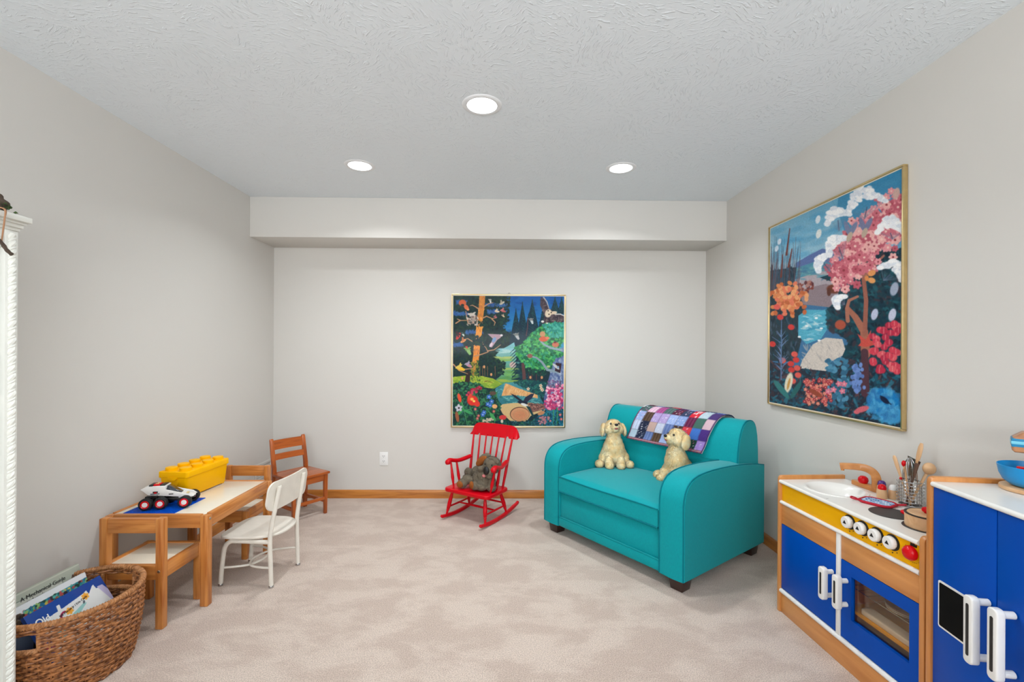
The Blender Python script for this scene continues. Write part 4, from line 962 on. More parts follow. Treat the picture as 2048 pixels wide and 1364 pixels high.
# ------------------------------------------------------------------ white bookcase at the left edge
CREAM = mat('white_bookcase_paint', (238, 238, 230), rough=0.35, vary=0.01)
def bookcase():
    X0, X1, Y0, Y1, Z1 = XL+.002, -1.652, .57, 1.571, 1.660
    t = thing('bookcase', 'tall white bookcase with rope-carved posts at the left edge of the view', 'bookcase', (X0, Y0, 0))
    d, w = X1-X0, Y1-Y0
    for y in (0, w-.018): G().box(0, d-.016, y, y+.018, 0, Z1-.001, .001).build('side_panel', CREAM, t)
    G().box(0, .008, .018, w-.018, .06, Z1-.02).build('back_panel', CREAM, t)
    for z in (.085, .405, .790, 1.100, 1.255): G().box(.008, d-.020, .018, w-.018, z-.010, z+.010, .002).build('shelf', CREAM, t)
    for y in (0, w-.040):
        p = G().box(d-.018, d-.002, y, y+.040, 0, Z1-.001, .001).build('post', CREAM, t)
        g = G(); n = 900; zc0, zc1 = .10, Z1-.015; cy, cx, R = y+.020, d-.001, .0105
        g.tube([(cx, cy, zc0), (cx, cy, zc1)], R*.75, 12)
        for ph, ro, rs_ in ((0, .0035, .0088), (PI, .0078, .0032)):
            pts = []
            for k in range(n+1):
                f = k/n; z = zc0+(zc1-zc0)*f; a = f*2*PI*52+ph; pts.append((cx+ro*math.cos(a), cy+ro*math.sin(a), z))
            g.tube(pts, rs_, 8)
        g.build('rope_column', CREAM, p)
    G().box(d-.018, d-.003, .040, w-.040, Z1-.062, Z1-.001, .001).build('top_rail', CREAM, t)
    G().box(d-.018, d-.003, .040, w-.040, .0, .07, .001).build('base_rail', CREAM, t)
    g = G()
    for e, z0, z1 in ((.004, Z1-.001, Z1+.010), (.012, Z1+.009, Z1+.022), (.020, Z1+.021, Z1+.030), (.032, Z1+.029, Z1+.048)): g.box(0, d+e, -e*.45, w+e*.45, z0, z1, .002)
    g.build('crown_molding', CREAM, t)
    ztop = Z1+.048
    # twig ornament on the crown with a hanging twig
    o = thing('twig_ornament', 'rustic moss and twig ornament on top of the white bookcase, its twig hanging down', 'ornament', (X0+d-.01, Y0+w-.090, ztop))
    BARK = mat('dark_twig_bark', (84, 70, 58), rough=.85, vary=.2, vscale=50, bump=.4, bscale=120); MOSS = mat('green_moss', (62, 84, 40), rough=.9, vary=.3, vscale=60); TWN = mat('tan_twine', (176, 130, 96), rough=.9, bump=.4, bscale=300)
    link('bark_lump', blob([((-.02, .034, .022), (.034, .04, .02)), ((-.005, .048, .036), (.018, .026, .013)), ((-.03, .012, .04), (.02, .024, .018)), ((-.012, .040, .056), (.016, .020, .012))], .004, 3), BARK, o)
    g = G(); rnd = random.Random(2)
    for _ in range(60):
        x, y, z = rnd.uniform(-.03, .022), rnd.uniform(.0, .066), rnd.uniform(.006, .034); a = rnd.uniform(0, 6.28)
        g._add([(x, y, z), (x+.006*math.cos(a), y+.006*math.sin(a), z+.006), (x+.013*math.cos(a), y+.013*math.sin(a), z), (x+.006*math.cos(a+.8), y+.006*math.sin(a+.8), z-.002)], [(0, 1, 2), (0, 2, 3)])
    g.build('leaves', MOSS, o)
    g = G()
    for dx in (0, .0025): g.tube(smooth_pts([(.010+dx, .010, .012), (.046, .012+dx, .004), (.049, .010, -.030+dx), (.047, .006, -.08), (.046, .004, -.106)], 5), .0022, 6)
    g.build('twine', TWN, o)
    G().tube(smooth_pts([(.046, -.055, -.060), (.046, -.02, -.087), (.047, .004, -.107), (.046, .020, -.126), (.048, .034, -.138)], 5), [.0055+.0006*math.sin(k*1.7) for k in range(21)], 8).build('twig', BARK, o)
bookcase()
# ------------------------------------------------------------------ red rocking chair
REDW = mat('glossy_red_paint', (204, 0, 22), rough=0.3, vary=0.04, coat=0.12, vscale=12, spec=.2)
def turned(p0, p1, prof, seg=14):
    """a turned spindle between two points: prof = [(t, r)]"""
    p0, p1 = Vector(p0), Vector(p1); return [p0+(p1-p0)*t for t, r in prof], [r for t, r in prof]
def rocking_chair():
    t = thing('rocking_chair', 'small glossy red spindle-back rocking chair in front of the back wall', 'rocking chair', (-.290, 3.357, 0), math.radians(-33))
    # seat plank with rounded edges
    G().prism(rrect(-.205, .205, -.012, .270, .035, 6), .200, .229, 'z', .008, 3).build('seat', REDW, t)
    R = 1.0; vc = .13
    for s in (-1, 1):
        g = G(); n = 26; poly = []
        def zb(v): return (v-vc)**2/(2*R)+.001
        for k in range(n+1): v = -.058+.50*k/n; poly.append((v, zb(v)))
        top = [(v, z+(.026 if .0 < v < .40 else .022)) for v, z in poly[::-1]]
        full = poly+[(poly[-1][0]+.006, poly[-1][1]+.012)]+top+[(poly[0][0]-.008, poly[0][1]+.012)]
        g.prism(full, s*.178-.011, s*.178+.011, 'x', .005, 3); g.build('rocker', REDW, t)
        for vt, vb in ((.035, -.002), (.225, .275)):
            z0 = zb(vb)+.020
            pts, rs = turned((s*.178, vb, z0), (s*.150, vt, .205), [(0, .0075), (.12, .0085), (.22, .0125), (.24, .0105), (.26, .0135), (.45, .0155), (.7, .0135), (.9, .010), (1, .009)])
            G().tube(pts, rs, 14).build('leg', REDW, t)
        G().tube([(s*.169, .018, .085), (s*.168, .13, .085), (s*.169, .255, .085)], [.006, .008, .006], 10).build('stretcher', REDW, t)
        # arm: flat, rolled down at the front, posts beneath
        pts = smooth_pts([(s*.212, .052, .392), (s*.213, .050, .408), (s*.212, .070, .419), (s*.207, .115, .408), (s*.200, .165, .400), (s*.188, .215, .404), (s*.174, .282, .414)], 5)
        G().tube(pts, [.0155+.003*math.sin(min(1, k/8)*PI) for k in range(31)], 12, squash=1.25).build('arm', REDW, t)
        for (v0, v1) in ((.060, .078), (.135, .145)):
            p, rs = turned((s*.172, v0+.01, .226), (s*.206, v1, .402), [(0, .0065), (.15, .0085), (.35, .0125), (.55, .0105), (.8, .008), (1, .007)])
            G().tube(p, rs, 12).build('arm_spindle', REDW, t)
        p, rs = turned((s*.160, .250, .226), (s*.186, .345, .592), [(0, .009), (.3, .011), (.6, .009), (1, .0075)])
        G().tube(p, rs, 12).build('back_post', REDW, t)
    G().tube([(-.168, .135, .085), (0, .135, .085), (.168, .135, .085)], [.006, .009, .006], 10).build('cross_stretcher', REDW, t)
    G().tube([(-.162, .262, .105), (0, .262, .105), (.162, .262, .105)], [.006, .008, .006], 10).build('cross_stretcher', REDW, t)
    for k in range(5):
        x = -.110+.055*k; p, rs = turned((x*.9, .255, .226), (x*1.12, .346, .592), [(0, .0065), (.35, .0085), (1, .006)])
        G().tube(p, rs, 10).build('back_spindle', REDW, t)
    # crest rail: curved plank with the notched lower edge
    def bot(u):
        a = abs(u)
        return .592 if .126 < a < .148 else .577
    us = [-.226+.452*k/60 for k in range(61)]; g = G(); L = []
    def top(u):
        a = abs(u)/.226; return .577+(.098-.004*a)*max(0, 1-max(0, (a-.6)/.4)**3.2)**.6
    for s in (0, 1):
        row = []
        for u in us:
            y = .340-.012*(1-(u/.226)**2)*-1; zt = max(top(u), bot(u)+.012); yo = .0115*s
            row.append([g.bm.verts.new((u, y+yo+.002, bot(u))), g.bm.verts.new((u, y+yo+.022, (bot(u)+zt)/2)), g.bm.verts.new((u, y+yo+.036, zt))])
        L.append(row)
    for i in range(60):
        for j in (0, 1):
            g.bm.faces.new([L[0][i][j], L[0][i+1][j], L[0][i+1][j+1], L[0][i][j+1]]); g.bm.faces.new([L[1][i][j+1], L[1][i+1][j+1], L[1][i+1][j], L[1][i][j]])
        g.bm.faces.new([L[0][i][0], L[1][i][0], L[1][i+1][0], L[0][i+1][0]]); g.bm.faces.new([L[0][i][2], L[0][i+1][2], L[1][i+1][2], L[1][i][2]])
    for i in (0, 60):
        for j in (0, 1): g.bm.faces.new([L[0][i][j], L[0][i][j+1], L[1][i][j+1], L[1][i][j]])
    g.build('crest_rail', REDW, t)
rocking_chair()
FURG = mat('grey_plush', (116, 106, 90), rough=0.95, vary=0.16, vscale=30, bump=0.5, bscale=260, sheen=0.3, spec=.15)
FURB = mat('rust_brown_plush', (150, 86, 40), rough=0.95, vary=0.1, vscale=30, bump=0.5, bscale=260, spec=.15)
NOSEB = mat('black_plush_nose', (14, 13, 14), rough=0.45)
PINKF = mat('pink_felt', (206, 120, 120), rough=0.9)
def koala():
    t = thing('plush_toy', 'grey plush animal with big black nose, slumped on the red rocking chair', 'stuffed animal', (-.290, 3.357, .2285), math.radians(-33))
    z = lambda v: v-.2285
    me = blob([((.040, .125, z(.300)), (.062, .058, .066)), ((.090, .120, z(.295)), (.062, .058, .060)), ((.075, .115, z(.335)), (.060, .050, .045)),
               ((.142, .135, z(.415)), (.070, .060, .064)), ((.105, .110, z(.395)), (.035, .035, .03)), ((.150, .085, z(.375)), (.045, .035, .034)), ((.158, .075, z(.350)), (.030, .026, .020)),
               ((-.040, .085, z(.292)), (.050, .038, .032), (0, .35, .3)), ((-.068, .050, z(.268)), (.036, .034, .034)), ((.085, .060, z(.268)), (.056, .032, .030), (0, .15, 0)), ((.050, .040, z(.272)), (.030, .030, .034)),
               ((-.020, .160, z(.345)), (.055, .034, .034), (0, -.55, 0)), ((-.075, .170, z(.315)), (.044, .036, .032)), ((-.110, .172, z(.318)), (.030, .030, .036)),
               ((.165, .095, z(.262)), (.034, .036, .030)), ((.150, .110, z(.300)), (.036, .034, .045)), ((.072, .085, z(.388)), (.026, .024, .022)), ((.13, .13, z(.26)), (.04, .05, .03))], .0055, 6)
    link('body', fur(me, 7000, .008, .0009, 3, .3), FURG, t)
    e = fur(blob([((.056, .150, z(.440)), (.074, .020, .040), (0, -.66, 0))], .005, 4), 900, .007, .0009, 5, .3); link('ear', e, FURG, t)
    link('inner_ear', blob([((.046, .130, z(.434)), (.062, .016, .028), (0, -.66, 0))], .004, 3), FURB, t, 'rust brown inner ear')
    e = fur(blob([((.178, .120, z(.452)), (.036, .020, .026), (0, .5, 0)), ((.150, .115, z(.470)), (.030, .018, .012))], .005, 4), 500, .007, .0009, 6, .3); link('ear', e, FURG, t)
    link('foot_pad', blob([((-.074, .024, z(.264)), (.030, .014, .026))], .004, 3), FURB, t, 'brown foot pad')
    link('foot_pad', blob([((.040, .018, z(.278)), (.022, .014, .030), (0, 0, -.3))], .004, 3), FURB, t, 'brown foot pad')
    G().ell((.146, .052, z(.392)), (.026, .014, .030)).build('nose', NOSEB, t)
    G().ell((.122, .060, z(.349)), (.016, .012, .012)).build('mouth', PINKF, t)
    for x in (.118, .180): G().ell((x, .075, z(.432)), (.006, .005, .006)).build('eye', NOSEB, t)
koala()

# ------------------------------------------------------------------ teal loveseat
TEAL = mat('teal_woven_fabric', (0, 154, 161), rough=0.7, vary=0.05, vscale=300, bump=0.25, bscale=900, sheen=0.28, spec=.2, stretch=(1, 1, .25))
TEALP = mat('teal_piping', (0, 122, 134), rough=0.75, vary=0.04, bump=0.2, bscale=600, spec=.15)
DKW = mat('espresso_wood', (52, 30, 24), rough=0.35, vary=0.1, coat=0.3)
SOFA_LOC, SOFA_RZ = (.274, 3.232, 0), math.radians(-54.2)
BACKP = [(.598, .590), (.606, .66), (.618, .72), (.640, .778), (.668, .818), (.705, .840), (.750, .843), (.790, .832), (.820, .80), (.838, .74), (.846, .66), (.850, .546)]
def loveseat():
    t = thing('loveseat', 'teal upholstered loveseat with rounded arms, set at an angle in the right corner', 'sofa', SOFA_LOC, SOFA_RZ)
    Wd = 1.104; aw = .156
    g = G(); g.box(aw-.01, Wd-aw+.01, .018, .84, .085, .300, .008); g.build('base', TEAL, t)
    g = G(); g.box(aw-.004, Wd-aw+.004, .004, .03, .072, .136, .010, 3); g.tube([(aw, .005, .137), (Wd-aw, .005, .137)], .0035, 8); g.build('front_rail', TEAL, t)
    prof = [(.0, .072), (.0, .20), (.0, .34), (.0, .44), (.003, .485), (.014, .525), (.035, .558), (.066, .582), (.110, .598), (.17, .607), (.26, .611), (.36, .610), (.46, .606), (.56, .599), (.66, .589), (.76, .576), (.87, .556), (.87, .3), (.868, .072)]
    for s, x0 in ((0, 0.0), (1, Wd-aw)):
        g = G(); b = bmesh.new(); n = len(prof); cols = []
        cy, cz = .43, .33
        lay = [(0, .986, 0.0), (.004, .996, 0), (.012, 1.0, 0), (aw*.5, 1.0, .006), (aw-.012, 1.0, 0), (aw-.004, .996, 0), (aw, .986, 0)]
        for x, f, puff in lay:
            r = []
            for i, (v, z) in enumerate(prof):
                vv = cy+(v-cy)*f; zz = cz+(z-cz)*f+(puff if i > 4 and i < 17 else 0); vv -= puff if i < 9 else 0
                r.append(b.verts.new((x0+x, vv, max(.072, zz))))
            cols.append(r)
        for A, B in zip(cols, cols[1:]):
            for i in range(n): b.faces.new([A[i], A[(i+1) % n], B[(i+1) % n], B[i]])
        b.faces.new(cols[0]); b.faces.new(cols[-1][::-1]); g._merge(b)
        g.build('armrest', TEAL, t)
        for x in (x0+.006, x0+aw-.006):
            pp = smooth_pts([(x, cy+(v-cy)*.998, cz+(z-cz)*.998+.0015) for v, z in prof[:17]], 3)
            G().tube(pp, .0038, 8).build('piping', TEALP, t)
    # seat cushion: crowned rounded block
    g = G(); x0, x1, y0, y1, z0, z1 = aw+.002, Wd-aw-.002, -.004, .600, .302, .420; nx, ny = 36, 24; V = {}
    def cp(i, j, k):
        u, v = i/nx, j/ny; x = x0+(x1-x0)*u; y = y0+(y1-y0)*v
        e = min(u*(x1-x0), (1-u)*(x1-x0), v*(y1-y0), (1-v)*(y1-y0)); r = .014; rd = r-math.sqrt(max(0, r*r-(r-min(e, r))**2))
        cr = (math.sin(PI*u)*math.sin(PI*min(1, max(0, v))))**.5
        sag = .003*math.sin(9*u+4*v)*cr
        return Vector((x, y, (z1-rd+.018*cr+sag) if k else (z0+rd-.0*cr)))
    for i in range(nx+1):
        for j in range(ny+1):
            for k in (0, 1): V[i, j, k] = g.bm.verts.new(cp(i, j, k))
    for i in range(nx):
        for j in range(ny):
            for k in (0, 1): g.bm.faces.new([V[i, j, k], V[i+1, j, k], V[i+1, j+1, k], V[i, j+1, k]])
    for i in range(nx):
        for j in (0, ny): g.bm.faces.new([V[i, j, 0], V[i+1, j, 0], V[i+1, j, 1], V[i, j, 1]])
    for j in range(ny):
        for i in (0, nx): g.bm.faces.new([V[i, j, 0], V[i, j+1, 0], V[i, j+1, 1], V[i, j, 1]])
    c = g.build('seat_cushion', TEAL, t)
    for zz, dz in ((z1-.010, .0), (z0+.010, 0)):
        pts = [(x0+(x1-x0)*u, y0-.002, zz+.0025*math.sin(7*u+2)*(1 if zz > .4 else 0)) for u in [k/30 for k in range(31)]]
        G().tube(pts, .0038, 8).build('piping', TEALP, c)
    # backrest: full width above the arms, narrower between them
    g = G()
    for x, f, e in ((0, 0, 0),): pass
    lay = [(.030, .975), (.036, .99), (.048, 1.0), (.30, 1.012), (.552, 1.016), (.80, 1.012), (1.056, 1.0), (1.068, .99), (1.074, .975)]
    b = bmesh.new(); cols = []; n = len(BACKP); cy, cz = .72, .66
    for x, f in lay: cols.append([b.verts.new((x, cy+(v-cy)*f, (cz+(z-cz)*f) if z > .62 else z+.002)) for v, z in BACKP])
    for A, B in zip(cols, cols[1:]):
        for i in range(n): b.faces.new([A[i], A[(i+1) % n], B[(i+1) % n], B[i]])
    b.faces.new(cols[0]); b.faces.new(cols[-1][::-1]); g._merge(b)
    g.prism([(.592, .30), (.585, .42), (.588, .50), (.598, .585), (.605, .62), (.86, .60), (.862, .09), (.80, .09)], aw+.001, Wd-aw-.001, 'x', .006, 3)
    k = g.build('backrest', TEAL, t)
    for x in (.036, 1.068): G().tube(smooth_pts([(x, cy+(v-cy)*.992, (cz+(z-cz)*.992) if z > .62 else z+.002) for v, z in BACKP], 3), .0036, 8).build('piping', TEALP, k)
    for x in (.022, Wd-.112):
        for y in (.024, .76): G().hexa([(x+.010, y+.010, 0), (x+.080, y+.010, 0), (x+.080, y+.080, 0), (x+.010, y+.080, 0)], [(x, y, .074), (x+.090, y, .074), (x+.090, y+.090, .074), (x, y+.090, .074)], .003).build('foot', DKW, t)
loveseat()

# ------------------------------------------------------------------ patchwork quilt
def quilt():
    k = Canvas(420, 420, (120, 130, 170), 11); n = 9; rows = 9; cw = 420/n; rh = 46.0
    pal = [(150, 170, 214), (164, 184, 222), (112, 136, 186), (70, 50, 36), (64, 92, 90), (30, 40, 70), (100, 120, 150), (150, 60, 110), (196, 160, 170), (24, 60, 50), (80, 24, 50), (180, 190, 214), (70, 50, 110), (170, 150, 200), (90, 110, 160), (200, 190, 190), (44, 60, 90), (60, 100, 170)]
    fixed = {(0, 0): (176, 196, 214), (0, 1): (26, 36, 66), (0, 2): (90, 110, 160), (0, 3): (76, 54, 36), (0, 4): (160, 178, 220), (0, 7): (20, 60, 46), (0, 8): (160, 130, 200),
             (1, 5): (72, 50, 36), (1, 6): (206, 56, 66), (1, 2): (190, 160, 150), (1, 3): (190, 196, 216), (1, 7): (60, 110, 190), (1, 8): (70, 40, 120), (1, 1): (26, 34, 60), (2, 6): (90, 20, 60), (2, 7): (60, 100, 90), (2, 8): (200, 170, 180), (3, 6): (206, 30, 50), (3, 2): (150, 60, 120), (2, 5): (130, 154, 204), (2, 4): (150, 170, 216), (4, 6): (24, 28, 50), (4, 5): (160, 170, 214), (4, 3): (200, 40, 60), (4, 2): (50, 80, 90), (3, 1): (206, 170, 190), (3, 7): (176, 196, 206), (5, 4): (60, 70, 60), (5, 3): (70, 84, 60)}
    for r in range(rows):
        for c in range(n):
            col = fixed.get((r, c), k.rnd.choice(pal)); x, y = c*cw, 420-(r+1)*rh-12
            k.poly([(x, y), (x+cw, y), (x+cw, y+rh), (x, y+rh)], col)
            m = k.rnd.random()
            if (r, c) == (3, 6):
                for _ in range(9): k.ell(x+k.rnd.uniform(5, cw-5), y+k.rnd.uniform(5, rh-5), 4, 4, (240, 230, 230))
            elif m < .3:
                for _ in range(14): k.ell(x+k.rnd.uniform(2, cw-2), y+k.rnd.uniform(2, rh-2), 2.4, 2, k.rnd.choice([(200, 110, 140), (230, 230, 236), (80, 110, 180)]))
            elif m < .45:
                for q in range(3): k.poly([(x+cw*q/3, y), (x+cw*(q+.5)/3, y), (x+cw*(q+.5)/3, y+rh), (x+cw*q/3, y+rh)], tuple(min(255, v+20) for v in col))
            elif m < .6:
                for _ in range(20): k.ell(x+k.rnd.uniform(2, cw-2), y+k.rnd.uniform(2, rh-2), 1.6, 1.6, (220, 220, 226))
            k.line([(x, y), (x+cw, y)], 1.4, (50, 50, 70), None, .5); k.line([(x, y), (x, y+rh)], 1.4, (50, 50, 70), None, .5)
    for i in range(0, 420, 8): k.poly([(i, 408), (i+8, 408), (i+8, 420), (i, 420)], (120, 50, 70) if (i//8) % 2 else (96, 80, 110)); k.poly([(i, 411), (i+8, 411), (i+8, 415), (i, 415)], (190, 140, 140))
    k.poly([(0, 0), (5, 0), (5, 420), (0, 420)], (90, 30, 60)); k.poly([(0, 60), (5, 60), (5, 250), (0, 250)], (226, 222, 220)); k.poly([(415, 0), (420, 0), (420, 420), (415, 420)], (60, 40, 90))
    # path over the backrest, offset outwards
    path = [(.590, .618)]+[(v, z) for v, z in BACKP[1:]]; path[-1] = (.856, .60)
    base = smooth_pts([(0, v, z) for v, z in path], 8); base = [Vector((0, p.y, p.z)) for p in base]
    off = []
    for i, p in enumerate(base):
        a, b = base[max(0, i-1)], base[min(len(base)-1, i+1)]; d = (b-a).normalized(); nrm = Vector((0, -d.z, d.y)); off.append((p, nrm))
    cum = [0]
    for a, b in zip(base, base[1:]): cum.append(cum[-1]+(b-a).length)
    nt, nx = 120, 100; T = cum[-1]; u, tt = np.meshgrid(np.linspace(0, 1, nx), np.linspace(0, 1, nt)); top = np.zeros((nt, nx, 3)); bot = top.copy()
    for j in range(nt):
        s = T*j/(nt-1); i = int(np.searchsorted(cum, s)); i = min(max(i, 1), len(cum)-1); f = (s-cum[i-1])/(cum[i]-cum[i-1]+1e-9)
        p = off[i-1][0].lerp(off[i][0], f); nr = off[i-1][1].lerp(off[i][1], f).normalized()
        sh = .075*min(1, s/.28)+(.02*max(0, s-.28)/.2)
        for q in range(nx):
            uu_ = q/(nx-1); w = .0012*math.sin(q*1.9)*math.sin(j*1.1)+.0022*math.sin(uu_*14+j*.05)+.012*max(0, 1-abs(uu_)/.05)*.3
            x = .262+.594*uu_+sh
            for arr, o_ in ((top, .021+w), (bot, .0135+w)): P = p+nr*o_; arr[j, q] = (x, P.y, P.z-.006*(uu_)*(1 if s < .1 else 0))
    cols = k.sample(u*419, (1-tt)*419)
    full = np.concatenate([top, bot[::-1]], 0); cc = np.concatenate([cols, np.full_like(cols, .86)], 0)
    full = np.concatenate([full, full[:1]], 0); cc = np.concatenate([cc, cc[:1]], 0)
    o = link('patchwork_quilt', grid_sheet(full, cc, 'patchwork_quilt'), paint_mat('quilted_cotton', rough=.9, bump=.5, bscale=120), None, 'multicoloured patchwork quilt draped over the back of the teal loveseat', SOFA_LOC, SOFA_RZ)
    o['category'] = 'quilt'
quilt()

# ------------------------------------------------------------------ two plush puppies
FURC = mat('cream_plush_fur', (255, 226, 164), rough=0.95, vary=0.0, vscale=26, sheen=0.5, spec=.1, col2=(255, 243, 204))
EYEB = mat('glass_eye', (16, 14, 14), rough=0.08, coat=1.0)
PINKM = mat('dusty_pink_mouth', (176, 84, 84), rough=.8)
def puppy(label, loc, rz, head_yaw, head_pitch, seed):
    """sitting puppy facing local -y; the head turns about the neck"""
    t = thing('plush_puppy', label, 'stuffed animal', loc, rz)
    HM = Matrix.Translation((0, -.005, .225)) @ Matrix.Rotation(head_yaw, 4, 'Z') @ Matrix.Rotation(head_pitch, 4, 'X')
    def hp(x, y, z): return tuple(HM @ Vector((x, y, z)))
    E3 = HM.to_euler(); er = (E3.x, E3.y, E3.z)
    parts = [((0, -.006, .125), (.076, .068, .085)), ((0, .012, .082), (.094, .084, .080)), ((0, -.012, .175), (.060, .056, .055)), ((0, -.005, .215), (.050, .048, .045)),
             ((-.070, .010, .055), (.042, .055, .048)), ((.070, .010, .055), (.042, .055, .048)),
             ((-.042, -.072, .048), (.029, .030, .036)), ((.042, -.072, .048), (.029, .030, .036)), ((-.040, -.096, .024), (.031, .034, .026)), ((.040, -.096, .024), (.031, .034, .026)),
             ((-.106, -.054, .024), (.030, .036, .026)), ((.106, -.054, .024), (.030, .036, .026)), ((0, .088, .03), (.024, .036, .022)),
             (hp(0, .0, .052), (.068, .062, .052), er), (hp(0, -.012, .076), (.052, .050, .034), er), (hp(-.034, -.022, .034), (.036, .038, .032), er), (hp(.034, -.022, .034), (.036, .038, .032), er),
             (hp(0, -.064, .041), (.031, .034, .022), er), (hp(0, -.052, .020), (.025, .030, .013), er)]
    link('body', fur(blob(parts, .0055, 5), 30000, .0095, .0011, seed, .8, [(hp(s*.028, -.056, .066), .010) for s in (-1, 1)]+[(hp(0, -.096, .049), .012), (hp(0, -.084, .022), .011)]), FURC, t)
    for s in (-1, 1):
        e = fur(blob([(hp(s*.064, .006, .066), (.020, .028, .022), (er[0], er[1]+s*.5, er[2])), (hp(s*.080, .002, .034), (.015, .031, .042), (er[0], er[1]-s*.10, er[2]))], .0045, 4), 3000, .0075, .0010, seed+s+4, .9)
        link('ear', e, FURC, t)
        G().ell(hp(s*.029, -.0600, .067), (.0076, .0065, .0076)).build('eye', EYEB, t)
    G().ell(hp(0, -.0985, .049), (.0135, .009, .0095), er).build('nose', NOSEB, t)
    m = G(); m.ell(hp(0, -.084, .0240), (.013, .012, .0060), er); m.build('mouth', PINKM, t)
puppy('cream plush puppy facing the viewer, seated at the left on the teal loveseat', (.790, 3.335, .428), math.radians(-6), math.radians(8), math.radians(-24), 21)
puppy('cream plush puppy in left profile, half hidden behind the teal loveseat right arm', (1.110, 2.943, .428), math.radians(-62), math.radians(-14), math.radians(-14), 55)
# ------------------------------------------------------------------ toy kitchen
BIRCH = woods('maple_plywood', (190, 118, 54), (218, 150, 84), rough=0.35, scale=8, coat=0.3)
BLUEP = mat('blue_laminate', (0, 74, 174), rough=0.35, vary=0.01, spec=.12)
YELP = mat('yellow_laminate', (244, 178, 0), rough=0.4, vary=0.01, spec=.12)
WLAM = mat('white_counter_plastic', (240, 238, 232), rough=0.25, vary=0.008, coat=0.2)
PALEW = woods('pale_beech', (204, 154, 108), (228, 186, 140), rough=0.45, scale=10)
def pane_mat():
    m, nt, b = newmat('smoky_oven_pane'); out = nt.nodes['Material Output']
    tr = node(nt, 'ShaderNodeBsdfTransparent'); tr.inputs[0].default_value = (.86, .80, .72, 1)
    gl = node(nt, 'ShaderNodeBsdfGlossy', i_Roughness=.05); mx = node(nt, 'ShaderNodeMixShader'); mx.inputs[0].default_value = .07
    nt.links.new(tr.outputs[0], mx.inputs[1]); nt.links.new(gl.outputs[0], mx.inputs[2]); nt.links.new(mx.outputs[0], out.inputs[0])
    return m
def bar_handle(parent, y, z0, z1, pz, x0=-.052, wd=.016, py=None):
    """white bar with black inlay standing off the door on two posts"""
    py = y if py is None else py
    h = G().prism(rrect(y-wd, y+wd, z0, z1, .012, 5), x0, x0+.022, 'x', .004, 3).build('handle', WHP, parent)
    G().prism(rrect(y-.0045, y+.0045, z0+.022, z1-.022, .004, 4), x0-.0008, x0+.002, 'x').build('inlay', BLACKP, h, 'black inlay strip')
    for z in pz: G().tube([(x0+.018, py, z), (-.001, py, z)], .0095, 14).build('mounting_post', WHP, h)
